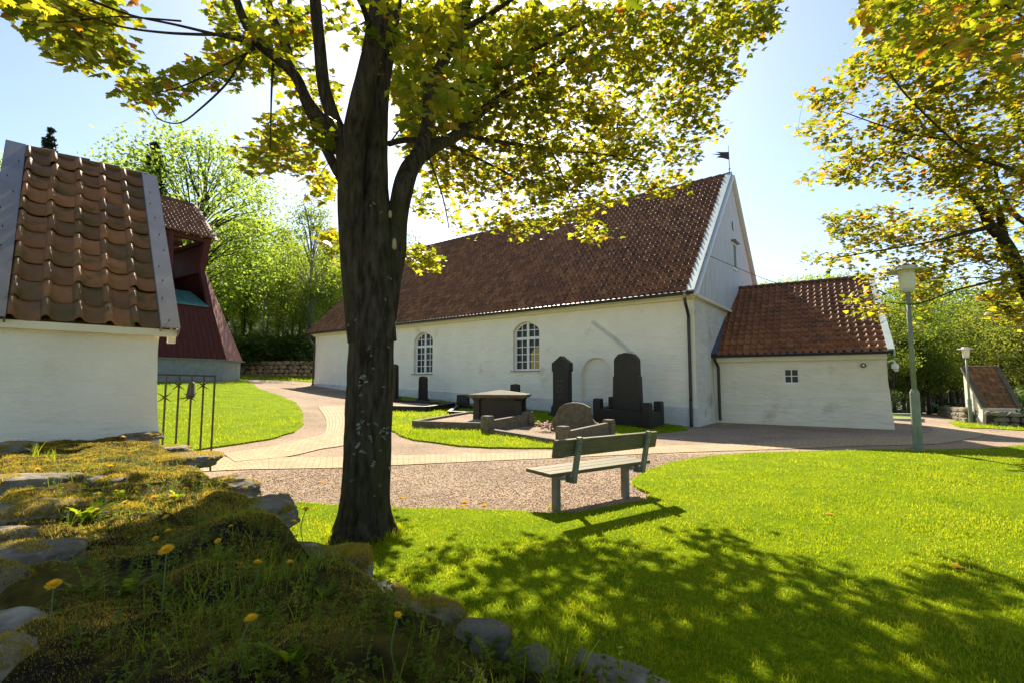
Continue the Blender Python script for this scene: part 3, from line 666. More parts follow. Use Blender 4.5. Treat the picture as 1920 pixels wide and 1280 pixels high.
mb = MB(); mb.prismz(octa(2.85, 2.05), zp, zp+.05); mb.v = [(x, y-.08, z) for x, y, z in mb.v]; mb.build('drip_ledge', M['groove'], tower)
body = MB(); n = 8
z_op = P(380, 566, 26.5).z; fo_ = (z_op-zp)/(z_top-zp); midq = [(a[0]*(1-fo_)+b[0]*fo_, a[1]*(1-fo_)+b[1]*fo_) for a, b in zip(bot, topq)]
body.add([(x, y, zp+.05) for x, y in bot]+[(x, y, z_op) for x, y in midq]+[(x, y, z_top) for x, y in topq], [(i, (i+1) % n, (i+1) % n+n, i+n) for i in range(n)]+[(i+n, (i+1) % n+n, (i+1) % n+2*n, i+2*n) for i in range(1, n)]); body.build('body', M['redwood'], tower)
mb = MB(); mp_ = MB()
for i in range(8):
    a0, a1 = Vector((*bot[i], zp+.06)), Vector((*bot[(i+1) % 8], zp+.06)); b0, b1 = Vector((*topq[i], z_top)), Vector((*topq[(i+1) % 8], z_top))
    nb = 19 if i % 2 == 0 else 15
    nrm = (a1-a0).cross(b0-a0).normalized()
    if i == 0: b0, b1 = Vector((*midq[0], z_op)), Vector((*midq[1], z_op))
    fb_ = MB()
    for k in range(nb):
        t = (k+.5)/nb; pa = a0.lerp(a1, t); pb = b0.lerp(b1, t)
        fb_.bar(pa+nrm*.012, pb+nrm*.012, .16 if i % 2 else .05, .03, nrm)
    fb_.build('battens', M['redpale' if i % 2 else 'redwood'], tower)

# belfry: posts flaring outwards, openings, roof
ey = P(390, 446, 28).z; ry_ = P(335, 383, 29.5).z
tx0, tx1 = -1.57, 1.57; ty0 = topq[0][1]; ty1 = topq[4][1]; tm = (ty0+ty1)/2
bel = MB()
for sx in (-1, 1):
    for yy in (ty0, ty1):
        s_ = -1 if yy == ty0 else 1
        bel.bar((sx*1.88, yy, z_top-.1), (sx*1.95, yy+s_*.45, ey+.05), .34, .34, (0, 1, 0))
for yy, s_ in ((ty0, -1), (ty1, 1)): bel.bar((0, midq[0][1]+.05 if s_ < 0 else yy, z_op-.05 if s_ < 0 else z_top), (0, yy+s_*.45, ey+.05), .26, .30, (0, 1, 0))
bel.box(-2.0, 2.0, ty0-.55, ty0-.25, ey-.25, ey); bel.box(-1.75, 1.75, ty1+.25, ty1+.55, ey-.25, ey)
bel.bar((1.95, ty0-.4, ey-.12), (1.95, ty1+.4, ey-.12), .2, .24); bel.bar((-1.95, ty0-.4, ey-.12), (-1.95, ty1+.4, ey-.12), .2, .24)
bel.build('belfry_frame', M['redwood'], tower)
mb = MB()
for sx in (-1, 1): mb.add([(sx*1.93, ty0, z_top-.2), (sx*1.93, ty1, z_top-.2), (sx*2.0, ty1+.4, ey), (sx*2.0, ty0-.4, ey)], [(0, 1, 2, 3)])
mb.build('side_boarding', M['redwood'], tower)
for sx in (-1, 1):
    mb = MB(); mb.bar((sx*(midq[1][0]-.12), midq[0][1]+.02, z_op-.05), (sx*1.88, ty0, z_top), .26, .22, (0, 1, 0)); mb.build('corner_board', M['redwood'], tower)
for sx in (-1, 1):
    xo = midq[1][0]-.25; yo = midq[0][1]-.12; yi = ty0+1.1; zi = z_op+1.05
    mb = MB(); mb.add([(sx*.14, yi, zi), (sx*(xo-.2), yi, zi), (sx*xo, yo, z_op+.02), (sx*.14, yo, z_op+.02), (sx*.14, yi, zi-.05), (sx*(xo-.2), yi, zi-.05), (sx*xo, yo, z_op-.05), (sx*.14, yo, z_op-.05)], [(0, 1, 2, 3), (4, 5, 6, 7), (3, 2, 6, 7), (0, 1, 5, 4), (1, 2, 6, 5), (0, 3, 7, 4)])
    mb.bar((sx*.9, yi, zi+.02), (sx*.95, yo-.01, z_op+.04), .03, .03)
    mb.build('copper_sill', M['copper'], tower)
tr = MB(); hwid = (ty1-ty0)/2+.70; tpit = math.atan2(ry_-ey, hwid); tsl = math.hypot(ry_-ey, hwid)
tr.add([(-2.3, tm-hwid, ey-.02), (2.3, tm-hwid, ey-.02), (2.3, tm, ry_-.03), (-2.3, tm, ry_-.03), (2.3, tm+hwid, ey), (-2.3, tm+hwid, ey)], [(0, 1, 2, 3), (3, 2, 4, 5)])
tro = tr.build('roof', M['tile'], tower)
tiled('roof_tiles', tro, M['tile'], -2.25, 2.25, tm-hwid-.05, ey+.02, tsl, tpit, .24, .33, .05, seed=21)
mb = MB(); mb.bar((2.31, tm-hwid-.08, ey-.05), (2.31, tm, ry_+.02), .06, .24, (1, 0, 0)); mb.bar((2.31, tm+hwid+.08, ey-.05), (2.31, tm, ry_+.02), .06, .24, (1, 0, 0)); mb.build('bargeboard', M['redpale'], tower)
mb = MB(); mb.bar((-2.3, tm, ry_+.06), (2.2, tm, ry_+.06), .22, .12); mb.build('ridge_tiles', M['tile'], tro)
bell = empty('church_bell', Matrix.LocRotScale(tower.location, tower.rotation_euler, None)@Vector((.75, tm, (z_top+ey)/2+.1)), 0, 'dark bronze bell hanging in the red bell tower opening', 'bell')
mb = MB(); mb.lathe([(.52, -.55), (.50, -.50), (.40, -.30), (.33, .05), (.30, .30), (.18, .42), (.06, .46)], (0, 0, 0), 20); mb.build('body', M['plinth'], bell, True)
mb = MB(); mb.bar((-1.6, 0, .6), (1.0, 0, .6), .2, .26); mb.build('yoke', M['redwood'], bell)
# ------------------------------------------------------------------ tile-roofed gate pillars
def gate_pillar(loc, th, W, D, wallz, ez, rz, label, m_tile, m_wall, colw, gable_niche=False, seed=5, foot=0, m_verge=None, mono=False):
    DD = D; Dr = D; D = D/2+.08 if mono else D
    m_verge = m_verge or M['metal']
    t = empty('gate_pillar', loc, th, label, 'gate pillar', 'tile-roofed gate pillars')
    mb = MB(); n = 18; zs = np.linspace(foot, ez-.04, n)
    def edge(x, y, z): return (x+.03*noise.noise((x*3+z*1.3, y, 1.7))*1.6, y+.03*noise.noise((z*1.5, x, 4)), z)
    cols = [(-W, 0), (-W/2, 0), (0, 0), (0, D/2), (0, D), (-W, D), (-W, D/2)]
    V = []
    for z in zs:
        fl = .05*max(0, 1-(z-foot)/1.2)
        for (x, y) in cols: V.append(edge(x+(fl if x == 0 else (-fl if x == -W else 0)), y+(-fl if y == 0 else (fl if y == D else 0)), z))
    nc = len(cols); FQ = [(i*nc+j, i*nc+(j+1) % nc, (i+1)*nc+(j+1) % nc, (i+1)*nc+j) for i in range(n-1) for j in range(nc)]
    mb.add(V, FQ)
    if mono:
        for x_ in (0, -W): mb.add([(x_, 0, ez-.04), (x_, D, ez-.04), (x_, D, rz-.08), (x_, D-.1, rz-.08)], [(0, 1, 2, 3)])
        mb.add([(0, D, foot), (-W, D, foot), (-W, D, rz-.08), (0, D, rz-.08)], [(0, 1, 2, 3)])
    else:
        mb.add([(0, 0, ez-.04), (0, D, ez-.04), (0, D/2, rz-.1)], [(0, 1, 2)]); mb.add([(-W, 0, ez-.04), (-W, D, ez-.04), (-W, D/2, rz-.1)], [(0, 2, 1)])
    mb.build('wall', m_wall, t); D = DD
    pit = math.atan2(rz-ez, D/2+.12); sl = math.hypot(rz-ez, D/2+.12)
    rf = MB(); rf.add([(-W-.1, -.12, ez-.03), (.1, -.12, ez-.03), (.1, D/2, rz-.04), (-W-.1, D/2, rz-.04), (.1, D+.12, ez), (-W-.1, D+.12, ez)], [(0, 1, 2, 3)] if mono else [(0, 1, 2, 3), (3, 2, 4, 5)])
    rf = rf.build('roof', m_tile, t)
    tiled('roof_tiles', rf, m_tile, -W+.05, -.05, -.17, ez+.0, sl+.02, pit, colw, sl/11.0, colw*.25, 2.2, seed=seed, lip=.026)
    k = 4; mb = MB()
    for i in range(k):
        a = -W+i*W/k; mb.tube([(a, D/2, rz+.015), (a+W/k+.03, D/2, rz+.03)], [.06, .075], 8)
    mb.build('ridge_tiles', m_tile, rf)
    upv = Vector((0, -math.sin(pit), math.cos(pit)))
    for x in (-W-.05, .05):
        sg = 1 if x > 0 else -1
        mb = MB(); mb.bar(Vector((x, -.2, ez-.06))+upv*.09, Vector((x, D/2+.01, rz+.0))+upv*.09, .19, .018, upv)
        mb.bar(Vector((x-sg*.095, -.2, ez-.06))+upv*.055, Vector((x-sg*.095, D/2+.01, rz))+upv*.055, .016, .085, upv)
        mb.bar(Vector((x+sg*.095, -.2, ez-.06))+upv*.03, Vector((x+sg*.095, D/2+.01, rz))+upv*.03, .016, .13, upv)
        fo = mb.build('verge_flashing', m_verge, t)
        sc = MB()
        for k_ in range(9):
            s = .1+k_*(sl-.2)/9+random.uniform(-.05, .05); xx = x+random.uniform(-.06, .06)
            p0 = Vector((xx, -.2+math.cos(pit)*s, ez-.06+math.sin(pit)*s))+upv*.10
            sc.tube([p0, p0+upv*.03], .006, 5)
        sc.build('screw', M['black'], fo)
        if mono: continue
        mb = MB(); mb.bar(Vector((x, D+.2, ez-.06))-Vector((0, 0, 0)), (x, D/2, rz+.06), .19, .03, Vector((0, math.sin(pit), math.cos(pit)))); mb.build('verge_flashing', m_verge, t)
    mb = MB(); mb.box(-W-.12, .14, -.165, -.13, ez-.10, ez-.015); mb.box(-W-.06, .06, -.13, -.03, ez-.10, ez-.05)
    for yy in (.0, .0 if mono else D-.08)[:1 if mono else 2]: mb.box(.062, .14, yy-.1, yy+.0, ez-.18, ez-.04)
    mb.build('fascia', M['cream'], t)
    if gable_niche:
        pts = pointed(0, .35+foot+.5, foot+2.0, .34)
        pts = [(D*.28+a, b) for a, b in pts]
        mb = MB(); mb.add([(-W-.075, a, b) for a, b in pts]+[(-W+.1, a, b) for a, b in pts], [tuple(range(len(pts)))]+[(i, (i+1) % len(pts), (i+1) % len(pts)+len(pts), i+len(pts)) for i in range(len(pts))])
        mb.build('niche', M['lime_worn'], t)
    return t
GP = Vector((-4.50, 6.20, 0))
gp_near = gate_pillar(GP, R(45), 1.44, 4.4, 0, 2.17, 4.83, 'large white gate pillar with mossy pantiles and grey metal verges at the near wall', M['tile_mossy'], M['lime_gate'], .25, foot=.2)
pr = G(1850, 796)
gp_far = gate_pillar(Vector((P(1908, 762, 25.2).x-.12, 25.2, 0)), R(-16), 1.40, 2.6, 0, P(1880, 763, 25.4).z, P(1850, 688, 26.5).z, 'distant small white gate pillar with a sunlit pointed side beside the second lamp', M['tile_mossy'], M['lime_gate'], .26, True, 9, foot=-1.1, m_verge=M['granite'], mono=True)
# iron gate
gate = empty('iron_gate', (-4.6, 6.6, .2), 0, 'black wrought iron gate with star ornaments beside the near white pillar', 'gate')
gl = [P(280+i*25.0, 702+i*.6, 6.5+.12*i) for i in range(6)]
zb_ = .42
mb = MB(); mb.bar(P(270, 701, 6.4), P(404, 704.5, 7.1), .014, .022); mb.build('rail', M['iron'], gate, world=True); mb = MB(); mb.bar(Vector((gl[0].x, gl[0].y, zb_)), Vector((gl[-1].x, gl[-1].y, zb_)), .014, .022); mb.build('rail', M['iron'], gate, world=True)
gl[0] = P(285, 702, 6.5); gl[1] = P(312, 702.5, 6.63); gl[2] = P(336.5, 703, 6.75); gl[3] = P(360, 703.3, 6.87); gl[4] = P(382.5, 703.8, 6.98); gl[5] = P(403, 704.4, 7.1)
for i, p_ in enumerate(gl):
    mb = MB(); mb.bar(Vector((p_.x, p_.y, zb_-.2)), p_, .018 if i < 5 else .02, .018, (0, 1, 0)); mb.build('bar', M['iron'], gate, world=True)
gd = (gl[5]-gl[1]); gd.z = 0; gd.normalize()
for i, zz in ((0, 1.30), (1, 1.14), (2, 1.29), (3, 1.14), (4, 1.29)):
    p_ = Vector((gl[i].x, gl[i].y-.012, 1.5+(1.0 if 0 else 0)+(715-(744 if i % 2 else 722))/910*gl[i].y))
    mb = MB()
    for a in (38, 142):
        d = (gd*math.cos(R(a))+Vector((0, 0, math.sin(R(a)))))*.105
        mb.tube([p_-d, p_, p_+d], [.002, .013, .002], 6)
    mb.build('star', M['iron'], gate, world=True)

# ------------------------------------------------------------------ lamps
def lamp(px, py, label, H=4.0):
    b = G(px, py)
    t = empty('street_lamp', b, 0, label, 'street lamp', 'lamp posts along the church path')
    mb = MB(); mb.lathe([(.16, -.05), (.15, .03), (.09, .05)], n=16); mb.build('foot', M['granite_pale'], t)
    mb = MB(); mb.lathe([(.088, .0), (.088, 1.22), (.09, 1.24), (.088, 1.26), (.055, 1.34)], n=8); mb.build('lower_pole', M['lamp_green'], t)
    mb = MB(); mb.tube([(0, 0, 1.3), (0, 0, H-.58)], [.05, .046], 12); mb.build('pole', M['lamp_green'], t, True)
    mb = MB(); mb.lathe([(.05, H-.60), (.10, H-.585), (.135, H-.55), (.14, H-.52)], n=20); mb.build('collar', M['lamp_top'], t, True)
    mb = MB(); mb.lathe([(.132, H-.52), (.140, H-.50), (.158, H-.12), (.155, H-.09)], n=24); mb.build('lamp_glass', M['lamp_white'], t, True)
    mb = MB(); mb.lathe([(.16, H-.10), (.365, H-.125), (.375, H-.115), (.34, H-.10), (.17, H-.075), (.155, H-.03), (.15, H-.005), (.08, H+.005)], n=28); mb.build('brim', M['lamp_top'], t, True)
    mb = MB(); mb.box(-.04, .04, -.092, -.086, .3, .55); mb.build('hatch', M['lamp_green'], t)
    return t
lamp(1722, 846, 'tall green-grey lamp post with white lantern on the lawn edge', 4.05)
lamp(1821, 794, 'distant lamp post with white lantern beside the far gate pillar', 4.05)

# ------------------------------------------------------------------ bench
bl = G(1043, 957)
bz = Vector((bl.x, bl.y, 0)); bench = empty('park_bench', bz, R(34.8), 'weathered wooden park bench seen from behind on the gravel edge', 'bench')
for x in (0, 1.17):
    mb = MB(); mb.box(x-.028, x+.028, .0-.05, .0+.05, -.2, .41); mb.build('leg', M['granite_pale'] if 0 else M['bench_green'], bench, bevel=.004)
    mb = MB(); mb.box(x-.03, x+.03, -.14, .36, .375, .412); mb.box(x+.1, x+.16, -.15, -.05, .33, .41); mb.build('bearer', M['bench_green'], bench)
for k in range(3):
    mb = MB(); y0 = -.10+k*.158; mb.box(-.17, 1.56, y0, y0+.148, .412+.0015*k, .455); mb.build('seat', M['bench_wood'], bench, bevel=.004)
for x in (.135, 1.33):
    mb = MB(); mb.bar((x, -.155, .33), (x, -.27, .865), .062, .045, (0, 1, 0)); mb.build('back_post', M['bench_green'], bench, bevel=.003)
    for k in (.70, .79):
        mb = MB(); yy = -.155-.115*(k-.33)/.535-.026; mb.tube([(x, yy-.004, k), (x, yy+.012, k)], .009, 8); mb.build('bolt', M['black'], bench)
mb = MB(); mb.bar((-.19, -.190, .745), (1.56, -.190, .745), .042, .205, (0, -.21, .98)); mb.build('backrest', M['bench_wood'], bench, bevel=.004)

# ------------------------------------------------------------------ graves
CH = R(-37)
def gravestone(px, py, w, ytop, prof, label, m='granite_dark', th=.16, base=True, rot=CH, dy=0):
    b = G(px, py); h = P(px, ytop, b.y).z-b.z
    t = empty('gravestone', b, rot, label, 'gravestone', 'gravestones by the church wall')
    mb = MB(); mb.prism(prof(w, h), -th/2, th/2); mb.build('stone', M[m], t, bevel=.008)
    if base:
        mb = MB(); mb.box(-w*.62, w*.62, -th, th, -.3, .14); mb.build('base', M[m], t, bevel=.01)
    return t
def pr_round(w, h): return [(-w/2, 0), (w/2, 0), (w/2*.88, h*.93), (w/2*.72, h*.975), (w/2*.3, h), (-w/2*.3, h), (-w/2*.72, h*.975), (-w/2*.88, h*.93)]
def pr_flat(w, h): return [(-w/2, 0), (w/2, 0), (w/2*.94, h*.96), (w/2*.3, h), (-w/2*.9, h*.98)]
def pr_pointed(w, h): return [(-w*.62, 0), (w*.62, 0), (w*.58, h*.16), (w*.5, h*.19), (w*.46, h*.25), (w*.46, h*.74), (w*.53, h*.75), (w*.53, h*.88), (0, h), (-w*.53, h*.88), (-w*.53, h*.75), (-w*.46, h*.74), (-w*.46, h*.25), (-w*.5, h*.19), (-w*.58, h*.16)]
def pr_big(w, h): return [(-w*.5, 0), (w*.5, 0), (w*.455, h*.66), (w*.42, h*.68), (w*.41, h*.9), (w*.37, h*.93), (w*.25, h*.98), (0, h), (-w*.25, h*.98), (-w*.37, h*.93), (-w*.41, h*.9), (-w*.42, h*.68), (-w*.455, h*.66)]
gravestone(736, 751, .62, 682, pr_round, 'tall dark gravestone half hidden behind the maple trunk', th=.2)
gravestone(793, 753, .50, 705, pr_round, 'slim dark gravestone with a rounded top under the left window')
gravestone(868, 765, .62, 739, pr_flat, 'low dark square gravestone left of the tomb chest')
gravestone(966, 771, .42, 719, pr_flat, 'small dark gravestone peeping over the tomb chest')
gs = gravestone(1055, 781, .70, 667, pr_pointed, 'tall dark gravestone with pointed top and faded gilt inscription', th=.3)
mb = MB()
for k, (zz, ww) in enumerate(((1.30, .40), (1.16, .24), (1.08, .38), (.98, .34), (.90, .30), (.78, .20), (.70, .34))):
    n = int(ww/.035)
    for j in range(n):
        if (j*7+k*3) % 5: mb.box(-ww/2+j*.035, -ww/2+j*.035+.022, -.154, -.150, zz, zz+.03)
mb.build('inscription', M['gilt'], gs)
bs = gravestone(1178, 795, .98, 661, pr_big, 'largest dark gravestone, stepped with a curved top, right of the niche', th=.34)
# its enclosure
AVOID = []; ENC = []
def rail_wall(name, a, b, z, h, w, m, parent):
    mb = MB(); n = max(2, int((b-a).length/.6))
    mb.bar(a+Vector((0, 0, h/2-.15)), b+Vector((0, 0, h/2-.15)), w, h+.3); return mb.build(name, M[m], parent, bevel=.012, world=True)
def enclosure(pts, label, h, w, posts, ph, m, close=True, pw=.26, name='grave_kerb', cat='grave kerb', gravel=None):
    P0 = [G(*p) for p in pts]; t = empty(name, P0[0], 0, label, cat, 'stone grave surrounds')
    n = len(P0); ENC.append([(p_.x, p_.y) for p_ in P0])
    for i in range(n if close else n-1): rail_wall('kerb', P0[i], P0[(i+1) % n], 0, h, w, m, t)
    for i in posts:
        p_ = P0[i]; mb = MB(); mb.v = []; R_ = Matrix.Rotation(CH, 3, 'Z')
        b_ = [R_@Vector((sx*pw/2, sy*pw/2, 0))+p_ for sx, sy in ((-1, -1), (1, -1), (1, 1), (-1, 1))]
        c_ = [R_@Vector((sx*pw/2.3, sy*pw/2.3, 0))+p_ for sx, sy in ((-1, -1), (1, -1), (1, 1), (-1, 1))]
        mb.add([(*v[:2], p_.z-.2) for v in b_]+[(*v[:2], p_.z+ph*.93) for v in b_]+[(*v[:2], p_.z+ph) for v in c_], [(0, 1, 5, 4), (1, 2, 6, 5), (2, 3, 7, 6), (3, 0, 4, 7), (4, 5, 9, 8), (5, 6, 10, 9), (6, 7, 11, 10), (7, 4, 8, 11), (8, 9, 10, 11), (3, 2, 1, 0)])
        mb.build('post', M[m], t, bevel=.012, world=True)
    if gravel:
        AVOID.append([(p_.x, p_.y) for p_ in P0])
        mb = MB(); mb.add([(p_.x, p_.y, p_.z+gravel) for p_ in P0], [tuple(range(n))]); mb.build('gravel_bed', M['gravel'], t, world=True)
    return t
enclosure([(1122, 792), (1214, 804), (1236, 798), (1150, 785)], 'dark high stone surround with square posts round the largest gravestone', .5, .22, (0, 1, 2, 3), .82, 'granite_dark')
# tomb chest
tc_ = G(938, 794); tomb = empty('tomb_chest', tc_, R(-12), 'dark stone tomb chest with a low pyramid lid on the gravel bed', 'tomb')
mb = MB(); mb.box(-.80, .80, -.45, .45, -.3, .08); mb.build('base', M['granite_dark'], tomb, bevel=.015)
mb = MB(); mb.box(-.62, .62, -.36, .36, .08, .80); mb.build('panel', M['granite_dark'], tomb, bevel=.01)
for sx in (-1, 1):
    for sy in (-1, 1):
        mb = MB(); cx, cy = sx*.64, sy*.36; w_ = .10
        mb.add([(cx+a*(w_+.03), cy+b*(w_+.03), .06) for a, b in ((-1, -1), (1, -1), (1, 1), (-1, 1))]+[(cx+a*w_, cy+b*w_, .2) for a, b in ((-1, -1), (1, -1), (1, 1), (-1, 1))]+[(cx+a*w_*.85, cy+b*w_*.85, .72) for a, b in ((-1, -1), (1, -1), (1, 1), (-1, 1))]+[(cx+a*(w_+.03), cy+b*(w_+.03), .80) for a, b in ((-1, -1), (1, -1), (1, 1), (-1, 1))],
               [(k*4+i, k*4+(i+1) % 4, k*4+4+(i+1) % 4, k*4+4+i) for k in range(3) for i in range(4)]+[(12, 13, 14, 15)]); mb.build('pilaster', M['granite_dark'], tomb)
mb = MB(); mb.add([(-.80, -.50, .80), (.80, -.50, .80), (.80, .50, .80), (-.80, .50, .80), (-.88, -.56, .86), (.88, -.56, .86), (.88, .56, .86), (-.88, .56, .86), (-.88, -.56, .91), (.88, -.56, .91), (.88, .56, .91), (-.88, .56, .91), (0, 0, 1.05)],
                  [(3, 2, 1, 0)]+[(k*4+i, k*4+(i+1) % 4, k*4+4+(i+1) % 4, k*4+4+i) for k in range(2) for i in range(4)]+[(8+i, 8+(i+1) % 4, 12) for i in range(4)]); mb.build('lid', M['granite'], tomb)
enclosure([(776, 803), (905, 807), (1000, 795), (880, 783)], 'low mossy kerb round a pink gravel bed in front of the tomb chest', .22, .13, (), 0, 'granite_kerb', gravel=.16)
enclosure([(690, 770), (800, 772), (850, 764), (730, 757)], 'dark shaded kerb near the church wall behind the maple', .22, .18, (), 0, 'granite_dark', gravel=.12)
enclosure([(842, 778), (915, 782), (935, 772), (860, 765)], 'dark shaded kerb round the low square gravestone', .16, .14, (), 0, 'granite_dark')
kb = enclosure([(914, 812), (1056, 836), (1142, 818), (990, 800)], 'lichened stone surround with four square corner posts behind the bench', .14, .16, (0, 1, 2, 3), .46, 'granite_kerb', gravel=.06)
Pq = [G(*p) for p in [(914, 812), (1056, 836), (1142, 818), (990, 800)]]
for a, b in ((0, 3), (1, 2)):
    mb = MB(); mb.bar(Pq[a]+Vector((0, 0, .16)), Pq[b]+Vector((0, 0, .22)), .13, .34); mb.build('side_wall', M['granite_kerb'], kb, bevel=.015, world=True)
hb = G(1078, 812); hs_t = empty('gravestone', hb, R(-14), 'low wide ochre gravestone with a curved scroll top behind the bench', 'gravestone', 'gravestones by the church wall')
pf = [(-.66, .0), (.66, .0), (.66, .28), (.56, .32), (.48, .42), (.45, .62), (.42, .72), (.28, .80), (.1, .845), (-.1, .845), (-.28, .80), (-.42, .70), (-.50, .52), (-.60, .34), (-.66, .30)]
mb = MB(); mb.prism(pf, -.14, .14); mb.build('stone', M['granite'], hs_t, bevel=.012)
mb = MB(); mb.prism([(x*.78, .12+z*.72) for x, z in pf[3:14]], -.147, -.135); mb.build('panel', M['granite'], hs_t)
def flowers(px, py, n, r, label, m='rose'):
    b = G(px, py); t = empty('flower_bouquet', b, 0, label, 'flowers'); lf = MB(); fl_ = MB()
    for i in range(n*3):
        a = random.random()*6.28; rr = random.random()*r; p_ = Vector((rr*math.cos(a), rr*math.sin(a), 0)); q_ = p_*1.4+Vector((0, 0, random.uniform(.05, .28)))
        d = Vector((random.uniform(-1, 1), random.uniform(-1, 1), .2)).normalized()*.035
        lf.add([q_-d, q_+d.cross(Vector((0, 0, 1))), q_+d*1.6], [(0, 1, 2)])
    for i in range(n):
        a = random.random()*6.28; rr = random.random()*r; p_ = Vector((rr*math.cos(a), rr*math.sin(a), random.uniform(.12, .32)))
        fl_.lathe([(.008, -.015), (.035, 0), (.03, .02), (.01, .03)], p_, 7)
    lf.build('leaves', M['weed'], t); fl_.build('blossoms', M[m], t)
flowers(1022, 812, 26, .22, 'pink and white flowers inside the stone surround behind the bench')
# small stone on the left lawn
sb = G(357, 746); t = empty('gravestone', sb, R(20), 'small lone grey stone on the left lawn seen through the gate', 'gravestone')
mb = MB(); mb.prism([(-.16, -.1), (.16, -.1), (.12, .6), (.02, .68), (-.06, .64)], -.12, .12); mb.build('stone', M['granite'], t, bevel=.02)

# right-hand churchyard seen between annex and lamp
def slab(px, py, w, d, h, label, m='granite_pale', rot=R(-10), z=0):
    b = G(px, py); t = empty('grave_slab', b, rot, label, 'grave slab', 'grave slabs right of the low building'); mb = MB(); mb.box(-w/2, w/2, -d/2, d/2, -.2, h); mb.build('slab', M[m], t, bevel=.015)
slab(1692, 788, 1.7, .5, .14, 'pale stone slab nearest the paved path by the low building')
slab(1686, 779, 2.3, .4, .18, 'long grey grave slab right behind the grass strip')
slab(1690, 772, 2.3, .4, .26, 'middle one of the grey grave slabs under the rounded stone')
slab(1690, 766, 2.3, .5, .32, 'dark grave slab directly in front of the rounded blue-grey stone', 'granite')
b = G(1693, 765); t = empty('gravestone', b, R(-10), 'rounded blue-grey gravestone beyond the low building', 'gravestone')
mb = MB(); k = 14; mb.prism([(math.cos(math.pi*i/k)*.78, math.sin(math.pi*i/k)*.62+.0) for i in range(k+1)], -.15, .15); mb.build('stone', M['plinth'], t, bevel=.02)
flowers(1666, 776, 22, .3, 'red flowers beside the grave slabs at the low building corner')
sp2 = [gp(*p) for p in [(1664, 786), (1722, 788), (1722, 781), (1664, 778)]]
ls, _ = sheet('lawn', sp2, .03, M['lawn'], .4); tag(ls, kind='structure')
rp_poly = [gp(*p) for p in [(1800, 802), (1850, 803), (1920, 807), (1980, 808)]]+[(32, 24), (28, 30), (24, 27)]
ls, rp_poly = sheet('lawn', rp_poly, .03, M['lawn'], .4); tag(ls, kind='structure')

GRAVEL_REG = [gp(*p) for p in [(420, 900), (560, 944), (740, 955), (1035, 964), (1150, 950), (1215, 938), (1190, 908), (1260, 866), (1400, 850), (1230, 851), (960, 863), (734, 874), (528, 881), (441, 883)]]
A_ = np.array(GRAVEL_REG); lo_, hi_ = A_.min(0), A_.max(0); gx_ = rng.uniform(lo_[0], hi_[0], 90000); gy_ = rng.uniform(lo_[1], hi_[1], 90000); k_ = in_poly(gx_, gy_, GRAVEL_REG) & (rng.random(90000) < np.clip(1.5-gy_/9, .12, 1)); gx_, gy_ = gx_[k_], gy_[k_]
n_ = len(gx_); sz_ = rng.uniform(.003, .009, n_)*(.8+gy_/16); O8 = np.array([[1, 0, 0], [0, 1, 0], [-1, 0, 0], [0, -1, 0], [0, 0, 1], [0, 0, -1.]]); a_ = rng.random(n_)*6.28
Ox = O8[None]*np.stack([rng.uniform(.7, 1.4, n_), rng.uniform(.6, 1.1, n_), rng.uniform(.5, .9, n_)], -1)[:, None]+rng.normal(0, .15, (n_, 6, 3)); rx_ = Ox[..., 0]*np.cos(a_)[:, None]-Ox[..., 1]*np.sin(a_)[:, None]; ry_a = Ox[..., 0]*np.sin(a_)[:, None]+Ox[..., 1]*np.cos(a_)[:, None]
Vp = np.stack([gx_[:, None]+rx_*sz_[:, None], gy_[:, None]+ry_a*sz_[:, None], g(gx_, gy_)[:, None]+(Ox[..., 2]+.35)*sz_[:, None]], -1).reshape(-1, 3)
T8 = np.array([[0, 1, 4], [1, 2, 4], [2, 3, 4], [3, 0, 4], [1, 0, 5], [2, 1, 5], [3, 2, 5], [0, 3, 5]]); M['pebble'] = mat('gravel_stones', (.3, .2, .2), None, rough=.85, spec=.15, tint=[(.12, .085, .07), (.46, .29, .20), (.66, .47, .33), (.28, .19, .15), (.76, .60, .45)])
tag(npmesh('gravel', Vp, (np.arange(n_)[:, None, None]*6+T8[None]).reshape(-1, 3), M['pebble'], tint=np.repeat(rng.random(n_), 6)), kind='stuff')

# ------------------------------------------------------------------ dry-stone walls
def rock(c, r, seed, m_parent=None, sub=2, flat=.9, sup=2.6, rough=.16):
    """one angular field stone: an icosphere clipped by random planes, then roughened"""
    rq = random.Random(seed*997+1); pl = []
    for k in range(6):
        a = 2*math.pi*(k+rq.uniform(-.3, .3))/6; pl.append((Vector((math.cos(a), math.sin(a), rq.uniform(-.25, .3))).normalized(), rq.uniform(.82, 1.0)))
    pl += [(Vector((rq.uniform(-.12, .12), rq.uniform(-.12, .12), 1)).normalized(), .95), (Vector((0, 0, -1)), .95)]
    for k in range(5): pl.append((Vector((rq.gauss(0, 1), rq.gauss(0, 1), rq.gauss(.3, .8))).normalized(), rq.uniform(.95, 1.15)))
    bm = bmesh.new(); bmesh.ops.create_icosphere(bm, subdivisions=sub, radius=1); kk = 9.0
    for v in bm.verts:
        p_ = v.co.normalized(); t_ = sum(max(0, n_.dot(p_)/h_)**kk for n_, h_ in pl)**(-1/kk); q_ = p_*t_
        q_ *= 1+rough*.45*noise.noise(q_*1.5+Vector((seed*7.1, seed*3.3, seed)))+rough*.35*noise.noise(q_*5+Vector((seed, 0, seed*5)))+rough*.15*noise.noise(q_*14)
        v.co = Vector((q_.x*r[0], q_.y*r[1], q_.z*r[2]))
    vs = [v.co.copy() for v in bm.verts]; fs = [tuple(v.index for v in f.verts) for f in bm.faces]; bm.free(); return vs, fs
